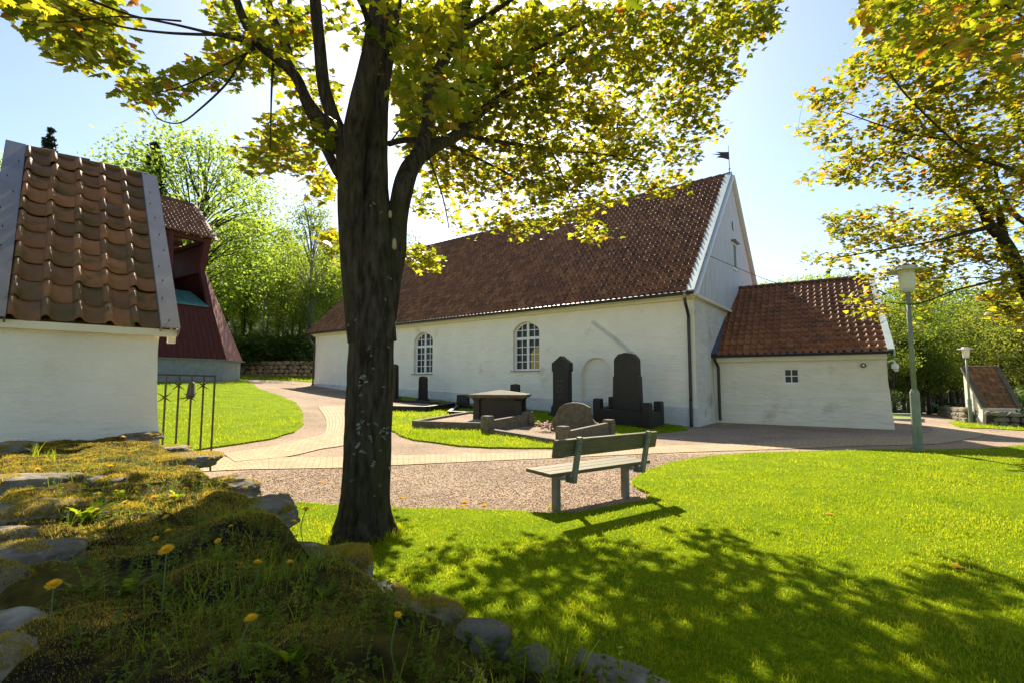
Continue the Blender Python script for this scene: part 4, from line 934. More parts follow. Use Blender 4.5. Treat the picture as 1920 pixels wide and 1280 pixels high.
def far_wall(pa, pb, h, name, label, mname, seed):
    a = Vector((*pa, 0)); b = Vector((*pb, 0)); d = (b-a); L = d.length; d.normalize(); nrm = Vector((d.y, -d.x, 0)); th = math.atan2(d.y, d.x)
    t = empty(name, (a.x, a.y, float(g(a.x, a.y))), 0, label, 'wall'); rg = random.Random(seed)
    mb = MB(); k = int(L/2)+1
    for i in range(k):
        p0 = a+d*(L*i/k); p1 = a+d*(L*(i+1)/k); z0 = float(g(p0.x, p0.y)); z1 = float(g(p1.x, p1.y))
        mb.bar(p0+Vector((0, 0, z0+h/2-.25)), p1+Vector((0, 0, z1+h/2-.25)), .35, h+.1)
    mb.build('wall_core', M['mortar'], t, world=True)
    mb = MB(); rows = 4 if h > .9 else 3; rh = h/rows
    for side in (1, -1):
        for r_ in range(rows):
            s = rg.random()*.3
            while s < L:
                w_ = rg.uniform(.32, .8)*(rh/.3); p_ = a+d*(s+w_/2)+nrm*side*(.22+rg.uniform(-.03, .03)); z = float(g(p_.x, p_.y))+rh*(r_+.5)+rg.uniform(-.03, .03)
                vs, fs = rock(None, (w_/2*1.02, .16, rh*.52), rg.random()*50, sub=2, rough=.22)
                R_ = Matrix.Rotation(th, 3, 'Z'); mb.add([R_@v+Vector((p_.x, p_.y, z)) for v in vs], fs); s += w_
    o = mb.build('stones', M[mname], t, world=True)
    return t
wl = far_wall((-30, 42), (-.5, 36.5), 1.30, 'stone_wall', 'ochre dry-stone wall before the woods left of the church', 'stone_warm', 3)  # stones tinted a bright warm ochre all over
pw1 = G(1765, 776); pw2 = G(1822, 797)
wr = far_wall((pw1.x, pw1.y), (P(1830, 790, 26).x, 26.2), .85, 'stone_wall', 'rough dry-stone wall running back from the far gate pillar', 'stone_moss', 5)
wr2 = far_wall((P(1853, 790, 24.6).x, 24.8), (34, 20.5), .75, 'stone_wall', 'low mossy stone wall right of the far gate pillar', 'stone_moss', 7)

# near wall, its top covered with moss
def wpt(px, py, H): return np.array([(px-960)/F*(F*H/(py-715)), F*H/(py-715), CAMZ-H])
re = [np.array([.95, -.10, .96]), np.array([.62, .45, .96]), wpt(1290, 1262, .54), wpt(950, 1150, .54), wpt(640, 1003, .56), wpt(465, 905, .60), wpt(350, 842, .64), wpt(286, 815, .66)]
le = [np.array([.20, -.75, .96]), np.array([-.12, -.10, .96]), np.array([-.62, .62, .96]), wpt(6, 1150, .54), wpt(5, 1010, .56), wpt(8, 880, .60), wpt(-10, 833, .64), wpt(-60, 815, .66)]
RE = smooth_path(re, 26); LE = smooth_path(le, 26); NU = len(RE); NVW = 70
def hw_(x, y):
    v = Vector((x, y, 0)); return .055*noise.noise(v*3.2)+.022*noise.noise(v*8+Vector((5, 0, 0)))+.012*noise.noise(v*19)
V = np.zeros((NU, NVW+8, 3)); 
for i in range(NU):
    for j in range(NVW):
        t = j/(NVW-1); p_ = LE[i]*(1-t)+RE[i]*t
        e = min(t, 1-t); rnd = -.10*max(0, 1-e/.08)**2
        V[i, 4+j] = (p_[0], p_[1], p_[2]-.02+hw_(p_[0], p_[1])+rnd)
    for k in range(4):
        dn = (LE[i]-RE[i]); dn[2] = 0; dn /= np.linalg.norm(dn)
        V[i, 3-k] = V[i, 4]+dn*.02*(k+1)-np.array([0, 0, .12+.26*k+.05*noise.noise((i*.2, k, 0))]); V[i, NVW+4+k] = V[i, NVW+3]-dn*.02*(k+1)-np.array([0, 0, .10+.27*k])
idx = np.arange(NU*(NVW+8)).reshape(NU, NVW+8); q = np.stack([idx[:-1, :-1], idx[:-1, 1:], idx[1:, 1:], idx[1:, :-1]], -1).reshape(-1, 4)
nearw = empty('stone_wall', (-.5, 1.5, 0), 0, 'near broad dry-stone wall with mossy top, dandelions and weeds', 'wall')
npmesh('moss_top', V.reshape(-1, 3), q, M['moss'], nearw, smooth=True, world=True)
TOP = V[:, 4:4+NVW]
def wall_at(u, t):      # u 0..1 along, t 0..1 across (left..right)
    fi = np.clip(u*(NU-1), 0, NU-1.001); fj = np.clip(t*(NVW-1), 0, NVW-1.001); i = fi.astype(int); j = fj.astype(int); a = (fi-i)[..., None]; b = (fj-j)[..., None]
    return (TOP[i, j]*(1-a)*(1-b)+TOP[i+1, j]*a*(1-b)+TOP[i, j+1]*(1-a)*b+TOP[i+1, j+1]*a*b)
MOSSP = []
def wall_stone(px, py, H, wpx, hpx, thick, rz, m, seed, dz=0):
    c = Vector(P(px, py, 1)); d = F*H/(py-715); c = Vector(((px-960)/F*d, d, CAMZ-H+dz)); rx = wpx*1.12/2/F*d; ry = hpx*1.12/2/F*d*(d/H)
    dd = ((TOP[..., 0]-c.x)**2+(TOP[..., 1]-c.y)**2); kk_ = np.unravel_index(dd.argmin(), dd.shape); c.z = TOP[kk_][2]-thick*.25+dz
    vs, fs = rock(None, (rx, ry, thick), seed, sub=5, rough=.22); R_ = Matrix.Rotation(rz, 3, 'Z')
    for v in vs:
        w_ = R_@v+c
        if v.z > thick*.35:
            nm = noise.noise(Vector((w_.x*7, w_.y*7, seed)))+.25*(1 if 'moss' in m else -.35)
            if nm > .02: MOSSP.append((w_.x, w_.y, w_.z))
    mb = MB(); mb.add([R_@v+c for v in vs], fs); mb.build('cap_stone', M[m], nearw, True, world=True)
S = wall_stone
S(1185, 1262, .57, 260, 60, .055, R(-36), 'stone', 1, .02)
S(905, 1172, .55, 105, 30, .05, R(-20), 'stone', 2, .01)
S(735, 1062, .57, 150, 34, .05, R(-43), 'stone', 3, .01)
S(825, 1110, .55, 120, 34, .05, R(-42), 'stone_moss', 33, .01)
S(1010, 1208, .56, 110, 34, .05, R(-40), 'stone', 34, -.01)
S(590, 982, .58, 170, 30, .05, R(-44), 'stone', 4, .01)
S(505, 930, .60, 120, 24, .06, R(-44), 'stone', 5, .01)
S(432, 890, .61, 110, 20, .07, R(-35), 'stone', 6, .02)
S(360, 853, .64, 110, 14, .06, R(-30), 'stone_moss', 7, .02)
S(268, 813, .66, 64, 7, .06, R(20), 'stone', 8, .03)
S(70, 1035, .56, 200, 44, .06, R(10), 'stone', 9, .02)
S(45, 1150, .55, 170, 56, .06, R(5), 'stone', 10, .01)
S(60, 1265, .55, 190, 60, .06, R(5), 'stone', 11, .01)
S(75, 893, .60, 190, 17, .07, R(5), 'stone', 12, .02)
S(30, 838, .63, 90, 8, .07, R(0), 'stone', 13, .02)
S(60, 965, .58, 170, 22, .06, R(5), 'stone_moss', 14, .02)
S(25, 1085, .555, 120, 24, .07, R(0), 'stone_moss', 41, .02)
S(30, 1205, .55, 140, 36, .07, R(8), 'stone_moss', 42, .02)
S(150, 928, .60, 110, 10, .05, R(-5), 'stone_moss', 43, .01)
S(25, 992, .57, 120, 18, .07, R(4), 'stone', 44, .02)
S(1090, 1225, .565, 90, 26, .06, R(-30), 'stone_moss', 45, .01)
S(665, 1022, .57, 90, 22, .06, R(-42), 'stone_moss', 46, .02)
S(250, 948, .60, 70, 14, .04, R(-10), 'stone', 15, .01)
S(210, 895, .61, 80, 9, .04, R(-10), 'stone', 16, .01)
S(330, 824, .65, 60, 7, .04, R(10), 'stone', 17, .01)

# ------------------------------------------------------------------ blades: grass, moss, weeds
def blades(name, B, h, w, m, lean=.35, parent=None, kind=None, bend=True, seed=0, clump=None, tint=None):
    """B Nx3 roots, h heights"""
    rg = np.random.default_rng(seed); n = len(B); az = rg.random(n)*2*np.pi; la = rg.normal(0, lean, (n, 2))
    side = np.stack([np.cos(az), np.sin(az), np.zeros(n)], -1)*(w/2)[:, None]
    tip = B+np.column_stack([la*h[:, None], h*np.sqrt(np.clip(1-(la**2).sum(1), .15, 1))])
    if tint is None: tint = rg.random(n)
    if bend:
        mid = B*.5+tip*.5; mid[:, 2] += h*.10
        V = np.stack([B-side, B+side, mid+side*.75, mid-side*.75, tip], 1).reshape(-1, 3); o = np.arange(n)[:, None]*5
        F4 = o+np.array([[0, 1, 2, 3]]); F3 = o+np.array([[3, 2, 4]]); ob = npmesh(name, V, [F3, F4], m, parent, tint=np.repeat(tint, 5), world=parent is not None)
    else:
        V = np.stack([B-side, B+side, tip], 1).reshape(-1, 3); ob = npmesh(name, V, np.arange(n*3).reshape(n, 3), m, parent, tint=np.repeat(tint, 3), world=parent is not None)
    if kind: ob['kind'] = kind
    return ob
def pnoise(x, y, s):
    return np.array([noise.noise((a*s, b*s, .3)) for a, b in zip(x, y)])
def scatter(poly, rings, avoid=None, seed=1):
    rg = np.random.default_rng(seed); out = []
    A = np.array(poly); lo = A.min(0); hi = A.max(0)
    for (d0, d1, dens, xlim) in rings:
        x0 = max(lo[0], -xlim); x1 = min(hi[0], xlim); y0 = max(lo[1], 0); y1 = min(hi[1], d1)
        if x1 <= x0 or y1 <= y0: continue
        n = int((x1-x0)*(y1-y0)*dens); x = rg.uniform(x0, x1, n); y = rg.uniform(y0, y1, n)
        px = 960+F*x/np.maximum(y, .1); k = (y >= d0) & (y < d1) & (px > -60) & (px < 1990); x, y = x[k], y[k]
        k = in_poly(x, y, poly)
        for ap in AVOID: k &= ~in_poly(x, y, ap)
        out.append(np.column_stack([x[k], y[k], np.full(k.sum(), d0)]))
    return np.vstack(out)
def lawn_blades(name, poly, rings, hh, seed):
    B = scatter(poly, rings, seed=seed); rg = np.random.default_rng(seed+5)
    n = len(B); z = g(B[:, 0], B[:, 1])+.03; far = B[:, 2]
    kp = rg.random(n) < .72+.55*pnoise(B[:, 0], B[:, 1], 6.0)+.3*pnoise(B[:, 0], B[:, 1], 1.3); B = B[kp]; z = z[kp]; far = far[kp]; n = len(B)
    h_n = 1+.5*pnoise(B[:, 0], B[:, 1], 1.7)+.35*pnoise(B[:, 0], B[:, 1], 5.5)
    h = hh*h_n*rg.uniform(.4, 1.5, n)*(1+far*.015)*np.where(far < 2, 1.25, 1); w = (.0030+.0009*far)*rg.uniform(.7, 1.3, n)
    t = np.clip(.45+.28*rg.normal(0, 1, n)+.45*pnoise(B[:, 0], B[:, 1], .9)+.3*pnoise(B[:, 0], B[:, 1], 3.1), 0, 1)
    o = blades(name, np.column_stack([B[:, :2], z]), h, w, M['grass'], .38, kind='stuff', seed=seed, tint=t); return o
def fringe(name, pts, seed, h0=.035, h1=.12):
    rg = np.random.default_rng(seed); L_ = []
    for (x, y, rad, n, jit) in pts:
        a = rg.random(n)*6.283; rr = rad+np.abs(rg.normal(0, jit, n)); L_.append(np.column_stack([x+rr*np.cos(a), y+rr*np.sin(a)]))
    B = np.vstack(L_); B = np.column_stack([B, g(B[:, 0], B[:, 1])+.02]); n = len(B)
    return blades(name, B, rg.uniform(h0, h1, n), rg.uniform(.004, .008, n), M['grass'], .35, kind='stuff', seed=seed)
def along(poly, n, rad=.02, jit=.035, closed=True):
    P_ = [Vector((a, b, 0)) for a, b in poly]; out = []
    for i in range(len(P_) if closed else len(P_)-1):
        a = P_[i]; b = P_[(i+1) % len(P_)]; k = int((b-a).length*n/3)+1
        for j in range(k): p_ = a.lerp(b, (j+random.random())/k); out.append((p_.x, p_.y, rad, 3, jit))
    return out
FR = [(TB.x if 0 else G(682, 1008).x, G(682, 1008).y, .27, 1100, .05), (G(1722, 846).x, G(1722, 846).y, .14, 160, .04), (bl.x, bl.y+.02, .05, 60, .03)]
for (px_, py_) in ((736, 751), (793, 753), (868, 765), (966, 771), (1055, 781), (1178, 795)): q_ = G(px_, py_); FR.append((q_.x, q_.y, .25, 60, .15))
for e_ in ENC: FR += along(e_, 60, .10, .03)
fringe('grass_fringe', FR, 77)
ED = []
for pl_, ym in ((main_poly, 13), (grave_poly, 15), (left_poly, 15)):
    for i in range(len(pl_)-1):
        a, b = pl_[i], pl_[i+1]
        if 2 < a[1] < ym and abs(a[0]/a[1]) < 1.15: ED += along([a, b], 110 if a[1] < 8 else 60, .005, .022, False)
fringe('grass_edge', ED, 78, .02, .055)
lawn_blades('grass', main_poly, [(1.2, 3.4, 9000, 6), (3.4, 5.2, 5500, 8), (5.2, 8, 2600, 12), (8, 13, 1000, 16)], .024, 11)
lawn_blades('grass', left_poly, [(6, 14, 420, 12), (14, 30, 60, 20)], .05, 12)
lawn_blades('grass', grave_poly, [(8, 14, 1300, 12), (14, 28, 300, 14)], .05, 13)
lawn_blades('grass', strip_poly, [(30, 42, 90, 26)], .09, 14)
lawn_blades('grass', rp_poly, [(14, 42, 90, 40)], .07, 15)

def wall_scatter(n, seed, u0=.12, u1=1., t0=.02, t1=.98, power=1.0):
    rg = np.random.default_rng(seed); u = u0+(u1-u0)*rg.random(n)**power; t = rg.uniform(t0, t1, n); return wall_at(u, t), u, t
B, u, t = wall_scatter(240000, 31, .12, 1, power=1.25)
mp3 = np.repeat(np.array(MOSSP), 8, axis=0); mp3 = mp3+rng.normal(0, 1, mp3.shape)*np.array([.004, .004, .0]); B = np.vstack([B, mp3])
nn_ = pnoise(B[:, 0], B[:, 1], 4.0); k = (nn_ > -.22) | (np.arange(len(B)) >= 240000); B = B[k]; nn_ = nn_[k]; rg = np.random.default_rng(4)
tintm = np.clip(.45+.5*nn_+.2*rg.normal(0, 1, len(B)), 0, 1); near_ = np.clip(B[:, 1]/2.2, .42, 1.1); hm = near_*(.008+.010*rg.random(len(B)))*(1+.5*np.clip(nn_, -.5, 1)); 
blades('moss', B-np.array([0, 0, .002]), hm, near_*(.0030+.0022*rg.random(len(B))), M['moss_blade'], .6, nearw, 'stuff', False, 5, tint=tintm)
# grass and weeds growing on the wall
B, u, t = wall_scatter(12000, 33, .16, .92, .14, .90); nz_ = pnoise(B[:, 0], B[:, 1], 2.1)-.12; zone = sstep(.84, .62, u)*sstep(.10, .4, t); k = rg.random(len(B)) < np.clip(.25+1.1*nz_, .02, 1)*(.15+.85*zone)
B = B[k]; n = len(B)
o = blades('wall_grass', B, rg.uniform(.02, .085, n), rg.uniform(.0015, .0035, n), M['weed'], .4, None, 'stuff', True, 6)
def tuft(px, py, H, n, h, spread, seed, label):
    d = F*H/(py-715); c = np.array([(px-960)/F*d, d, CAMZ-H-.03]); rg = np.random.default_rng(seed)
    a = rg.random(n)*6.28; r = rg.random(n)*spread; B = c+np.column_stack([r*np.cos(a), r*np.sin(a), np.zeros(n)])
    t_ = empty('grass_tuft', c, 0, label, 'grass tuft', 'grass tufts on the near wall')
    blades('leaves', B, h*rg.uniform(.5, 1.15, n), rg.uniform(.0035, .0055, n), M['grass'], .33, t_, None, True, seed)
tuft(1045, 1262, .60, 60, .17, .035, 1, 'tall bright grass tuft at the wall edge beside the big dark stone')
tuft(80, 846, .63, 26, .14, .05, 2, 'small grass tuft near the base of the near gate pillar')
tuft(110, 850, .63, 22, .10, .05, 3, 'short grass tuft right of another near the white pillar base')
tuft(440, 985, .60, 60, .11, .07, 4, 'leafy grass tuft in the middle of the wall top')
# herb stems with tiny leaves
def herbs(n, seed, u0, u1, t0, t1, hmax, name):
    rg = random.Random(seed); B, u, t = wall_scatter(n, seed, u0, u1, t0, t1); V = []; FT = []; TI = []
    for p_ in B:
        h = rg.uniform(.35, 1)*hmax; lx, ly = rg.gauss(0, .28), rg.gauss(0, .28); p0 = Vector(p_); k = 7; tn = rg.random(); pts = []
        for i in range(k+1):
            s = i/k; pts.append(p0+Vector((lx*s*s*h, ly*s*s*h, h*s)))
        for i in range(k):
            b = len(V); d = Vector((.0009, .0004, 0)); V += [pts[i]-d, pts[i]+d, pts[i+1]]; FT.append((b, b+1, b+2)); TI += [tn]*3
            for _ in range(3):
                a = rg.random()*6.28; L = rg.uniform(.006, .016)*(1.1-.5*i/k); dv = Vector((math.cos(a), math.sin(a), rg.uniform(-.2, .7)))*L; sd_ = Vector((-math.sin(a), math.cos(a), 0))*L*.38
                b = len(V); q_ = pts[i+1]; V += [q_, q_+dv*.5+sd_, q_+dv, q_+dv*.5-sd_]; FT += [(b, b+1, b+2), (b, b+2, b+3)]; TI += [min(1, tn*.6+rg.random()*.5)]*4
    o = npmesh(name, [tuple(v) for v in V], np.array(FT), M['weed'], None, tint=TI); o['kind'] = 'stuff'; return o
herbs(480, 41, .16, .80, .22, .92, .11, 'weeds')
herbs(480, 42, .14, .88, .15, .95, .045, 'weeds')
# dandelions
DL = [(87, 876, 18, .60), (132, 1080, 36, .45), (332, 1019, 34, .40), (441, 909, 20, .55), (562, 969, 17, .52), (583, 947, 20, .50), (557, 1040, 17, .50), (499, 1041, 22, .48), (491, 1138, 30, .42), (362, 911, 17, .55),
      (327, 961, 16, .54), (333, 986, 20, .52), (288, 966, 20, .53), (252, 935, 17, .56), (201, 948, 16, .55), (202, 919, 14, .57), (234, 915, 14, .57), (271, 909, 13, .57), (304, 925, 12, .57), (336, 924, 12, .56), (311, 999, 16, .54),
      (425, 1003, 17, .50), (447, 981, 14, .54), (152, 935, 14, .57), (221, 870, 15, .60), (240, 817, 13, .63), (755, 1132, 18, .44)]
WHERE = ['leftmost orange dandelion beside the arching stem near the wall rim', 'large yellow dandelion at the left wall rim above the bare grey stones', 'large dandelion flower in the centre of the wall top', 'orange dandelion by the dark stone close to the gravel',
         'dandelion low at the wall edge near the maple trunk', 'dandelion on a tall pale stem right beside the maple trunk', 'small dandelion on a bent stem below the trunk-side pair', 'round dandelion facing the viewer left of the bent-stem one', 'big ragged dandelion lowest of all in the shaded weeds', 'bright dandelion pair head at the upper middle of the weeds',
         'dandelion above the large central flower, upper of two', 'dandelion directly above the large central flower', 'broad dandelion left of the central column', 'dandelion beside the leafy fern-like rosette', 'dandelion at the foot of the fern-like rosette', 'dandelion at the top of the fern-like rosette', 'dandelion right of the rosette top', 'small far dandelion right of the rosette', 'tiny half-closed dandelion left of a short-stemmed neighbour', 'tiny dandelion right of the half-closed one', 'low flat dandelion just left above the central flower',
         'dandelion above a long pale crossing stem', 'dandelion hidden among leaves right of the centre', 'small dandelion at the left edge of the rosette', 'dandelion in the sunlit moss behind the rosette', 'farthest dandelion by the white pillar on sunlit moss', 'single dandelion on a tall stem at the right wall edge']
for i, (px, py, sz, H) in enumerate(DL):
    d = F*H/(py-715)
    top_ = Vector(((px-960)/F*d, d, CAMZ-H)); zt_ = .93 if d < 2.2 else .90
    # find wall height below
    dd = ((TOP[..., 0]-top_.x)**2+(TOP[..., 1]-top_.y)**2); k = np.unravel_index(dd.argmin(), dd.shape); zt_ = TOP[k][2]
    if top_.z < zt_+.02: top_.z = zt_+.02
    rad = sz*.76/2/F*d; base_ = Vector((top_.x+random.uniform(-.03, .03), top_.y+random.uniform(-.02, .03), zt_-.005))
    t = empty('dandelion', base_, 0, WHERE[i], 'dandelion', 'yellow dandelions on the near wall')
    mb = MB(); mid_ = base_.lerp(top_, .5)+Vector((random.uniform(-.015, .015), random.uniform(-.01, .01), 0)); mb.tube(smooth_path([base_, mid_, top_], 4), .0016, 5); mb.build('stem', M['dand_green'], t, world=True)
    V = []; FT = []; nrm = Vector((random.uniform(-.3, .3), random.uniform(-.55, .1), 1)).normalized(); a1 = nrm.orthogonal().normalized(); a2 = nrm.cross(a1)
    for ring, (cnt, rr, el) in enumerate(((34, 1.0, .0), (30, .82, .35), (22, .58, .75), (12, .32, 1.0))):
        for j in range(cnt):
            a = 2*math.pi*(j+random.random()*.6)/cnt; r_ = rad*rr*random.uniform(.85, 1.12); dr = a1*math.cos(a)+a2*math.sin(a); sd_ = a2*math.cos(a)-a1*math.sin(a); w_ = rad*.065
            tip = top_+dr*r_+nrm*(rad*.5*el+rad*.05); b = len(V); rt = top_+dr*rad*.1; V += [rt-sd_*w_*.5, rt+sd_*w_*.5, tip+sd_*w_, tip-sd_*w_]; FT.append((b, b+1, b+2, b+3))
    npmesh('flower', [tuple(v) for v in V], np.array(FT), M['dand_yellow'], t, world=True)
    mb = MB(); mb.lathe([(.001, -rad*.5), (rad*.3, -rad*.3), (rad*.28, 0)], top_, 8); mb.build('calyx', M['dand_green'], t, world=True)
# leaf rosettes
def rosette(px, py, H, n, L, seed, label):
    d = F*H/(py-715); c = Vector(((px-960)/F*d, d, 0)); dd = ((TOP[..., 0]-c.x)**2+(TOP[..., 1]-c.y)**2); k = np.unravel_index(dd.argmin(), dd.shape); c.z = TOP[k][2]-.005
    rg = random.Random(seed); V = []; FT = []; TI = []
    for i in range(n):
        a = rg.random()*6.28; el = rg.uniform(.5, 1.2); LL = L*rg.uniform(.6, 1.1); dr = Vector((math.cos(a), math.sin(a), 0)); sd_ = Vector((-math.sin(a), math.cos(a), 0)); tn = rg.uniform(.3, 1); kk = 9; b = len(V)
        for j in range(kk+1):
            s = j/kk; e_ = el*(1-s*.5); p_ = c+dr*LL*s*math.cos(el)+Vector((0, 0, LL*(s*math.sin(el)-.35*s*s))); w_ = LL*.13*math.sin(math.pi*min(1, s*.92+.08))**.7*(1.25 if j % 2 else .55)
            V += [p_-sd_*w_, p_, p_+sd_*w_]; TI += [tn]*3
        for j in range(kk):
            q_ = b+j*3; FT += [(q_, q_+1, q_+4, q_+3), (q_+1, q_+2, q_+5, q_+4)]
    t = empty('dandelion_rosette', c, 0, label, 'leaf rosette', 'leaf rosettes on the near wall'); npmesh('leaves', [tuple(v) for v in V], np.array(FT), M['weed'], t, tint=TI, world=True)
rosette(185, 970, .60, 16, .17, 1, 'fern-like bright leaf rosette near the left dandelions')
rosette(240, 925, .61, 12, .13, 2, 'leafy rosette behind the fern-like one')
rosette(345, 925, .60, 12, .11, 3, 'small green rosette near the top of the weeds')
rosette(270, 1085, .56, 8, .10, 4, 'dark green rosette in the shaded weeds left of centre')
rosette(560, 1235, .56, 5, .12, 5, 'upright broad-leaved plant low in the shaded weeds')
rosette(430, 1040, .58, 10, .10, 6, 'rosette right of the large central flower')
rosette(620, 1100, .56, 9, .09, 7, 'rosette near the right wall edge below the trunk')
rosette(470, 1240, .56, 7, .08, 8, 'small rosette at the bottom of the shaded wall top')
rosette(180, 1100, .56, 6, .09, 9, 'rosette beside the large left dandelion')

# ------------------------------------------------------------------ maples
HALF = [(.05, -.02), (.30, -.14), (.26, .0), (.50, .10), (.60, .30), (.46, .28), (.44, .40), (.28, .36), (.27, .50), (.34, .62), (.20, .64), (.14, .78), (0, .98)]
RIM = [(0, -.03)]+HALF+[(-x, y) for x, y in HALF[-2::-1]]
RIM = np.array(RIM)-np.array([0, .0]); CEN = np.array([0, .28])
def maple_leaves(C, N, D, S, rg):
    """centres, normals, tip directions, sizes -> V, F"""
    n = len(C); N = N/np.linalg.norm(N, axis=1, keepdims=True); D = D-N*(D*N).sum(1, keepdims=True); D /= np.linalg.norm(D, axis=1, keepdims=True)+1e-9; X_ = np.cross(D, N)
    k = len(RIM); pts = np.vstack([RIM, CEN[None]]); z = -.22*np.abs(pts[:, 0])**1.3-.12*(pts[:, 1]-.2)**2; z = np.append(z[:-1], .03)
    curl = rg.uniform(.3, 2.0, n); sx = rg.uniform(.85, 1.1, n)
    V = C[:, None]+S[:, None, None]*(pts[None, :, 0, None]*X_[:, None]*sx[:, None, None]+(pts[None, :, 1, None])*D[:, None]+(z[None, :]*curl[:, None])[..., None]*N[:, None])
    o = (np.arange(n)*(k+1))[:, None, None]; tri = np.array([[k, i, (i+1) % k] for i in range(k)])[None]; return V.reshape(-1, 3), (o+tri).reshape(-1, 3), k+1
def build_maple(name, label, trunk_base, stems, masks, seed, extra, outside, bark, golden=.06, polys=()):
    """stems: list of [(px,py,depth,width_px)...]; masks: [(polygon, n_sprays, depthfn, leafsize)] """
    rg = np.random.default_rng(seed); rnd = random.Random(seed)
    t = empty(name, trunk_base, 0, label, 'tree', 'maple trees in the churchyard')
    mb = MB(); nodes = []; wood = []
    for si, st in enumerate(stems):
        A = smooth_path([(*P(a, b, d), w*(.88 if w > 20 else .95)/2/F*d) for a, b, d, w in st], 14 if st[0][3] > 100 else 6); pts = [Vector(r[:3]) for r in A]; rad = [r[3] for r in A]
        b0 = len(mb.v); big = rad[0] > .05; nn = 64 if rad[0] > .25 else (24 if rad[0] > .1 else (14 if big else 7)); mb.tube(pts, rad, nn)
        if big:
            for q_ in range(b0, len(mb.v)):
                i = (q_-b0)//nn; c = pts[i]; v = Vector(mb.v[q_]); dv = v-c; fl_ = .35*max(0, 1-(v.z-.05)/.45)**2*max(0, noise.noise(Vector((dv.x*7, dv.y*7, 2)))+.35) if rad[0] > .25 else 0; dv *= 1+fl_+.07*noise.noise(Vector((v.x*5, v.y*5, v.z*1.6)))+.03*noise.noise(Vector((v.x*17, v.y*17, v.z*4)))-.035*abs(noise.noise(Vector((v.x*38, v.y*38, v.z*5)))); mb.v[q_] = tuple(c+dv)
        for i_, (p_, r_) in enumerate(zip(pts, rad)):
            if r_ < .085: nodes.append((*p_, r_))
    mb.build('trunk', bark, t, True, world=True)
    NODES = [n_[:3] for n_ in nodes]; NR = [n_[3] for n_ in nodes]
    cent = []; size = []
    for (poly, ns, dfn, ls) in masks:
        A = np.array(poly); lo = A.min(0); hi = A.max(0); cnt = 0
        while cnt < ns:
            a = rg.uniform(lo[0], hi[0]); b = rg.uniform(lo[1], hi[1])
            if not in_poly(np.array([a]), np.array([b]), poly)[0]: continue
            d = dfn(a, b)+rg.normal(0, .35); cent.append(P(a, b, d)); size.append(ls); cnt += 1
    for c in extra(rg): cent.append(Vector(c)); size.append(.13)
    # twig network
    fork = Vector(NODES[0]) if NODES else trunk_base
    order = np.argsort([(c-Vector(trunk_base)-Vector((0, 0, 3))).length for c in cent]); NA = np.array(NODES)
    tw = MB(); LC = []; LN_ = []; LD = []; LS = []
    root = Vector(trunk_base)+Vector((0, 0, 3.2))
    buf = np.zeros((len(NA)+len(cent)*3+5, 3)); buf[:len(NA)] = NA; nb = len(NA); rr_ = list(NR)
    for oi in order:
        c = cent[oi]; ca = np.array(c); dist = np.linalg.norm(buf[:nb]-ca, axis=1); k = int(dist.argmin()); p0 = Vector(buf[k]); L = (c-p0).length
        out = (c-root); out.z *= .4; out.normalize()
        mid = p0.lerp(c, .5)+Vector((0, 0, .10*L)); r0 = min(rr_[k]*.5, .004+.006*L)
        ctrl = smooth_path([(*p0, r0), (*mid, r0*.7), (*c, .003)], 3); tw.tube([Vector(x[:3]) for x in ctrl], [max(.0025, x[3]) for x in ctrl], 5, False)
        for x in (ctrl[3], ctrl[-1]): buf[nb] = x[:3]; nb += 1; rr_.append(max(.006, x[3]))
        # spray of leaves
        nl = rnd.randint(14, 26); s_ = size[oi]
        off = rg.normal(0, 1, (nl, 3))*np.array([.16, .16, .08]); cc = ca+off; cc[:, 2] -= .35*(off[:, :2]**2).sum(1)
        LC.append(cc); nrm = np.column_stack([rg.normal(0, .42, nl), rg.normal(0, .42, nl), np.ones(nl)]); LN_.append(nrm)
        dd = off*np.array([1, 1, 0])*3+np.array([out.x, out.y, 0])*.8+np.column_stack([rg.normal(0, .4, nl), rg.normal(0, .4, nl), rg.uniform(-1.1, -.2, nl)]); LD.append(dd); LS.append(rg.uniform(.6, 1.15, nl)*s_)
    C_ = np.vstack(LC); N_ = np.vstack(LN_); D_ = np.vstack(LD); S_ = np.concatenate(LS)
    px, py = proj(C_); keep = ~outside(px, py, C_)
    infr = (px > 0) & (px < 1920) & (py > 0) & (C_[:, 1] > .5); qx = px+rg.normal(0, 9, len(px)); qy = py+rg.normal(0, 9, len(px)); inside = np.zeros(len(px), bool)
    for pl in polys: inside |= in_poly(qx, qy, pl)
    keep &= inside | ~infr; C_, N_, D_, S_ = C_[keep], N_[keep], D_[keep], S_[keep]
    V, FT, k = maple_leaves(C_, N_, D_, S_, rg); n = len(C_)
    zn = pnoise(C_[:, 0], C_[:, 2]+C_[:, 1]*.7, 1.5); tn = np.clip(.72+.12*rg.normal(0, 1, n)+.42*zn, .42, 1); tn = np.where(rg.random(n) < golden, rg.uniform(.05, .35, n), tn); tn = np.where(rg.random(n) < .14, rg.uniform(.88, 1, n), tn)
    tw.build('branches', bark if 0 else M['bark2'], t, True, world=True)
    npmesh('crown', V, FT, M['maple'], t, tint=np.repeat(tn, k), world=True)
    print(name, 'leaves', n)
    return t
TB = G(682, 1008)
d0 = TB.y
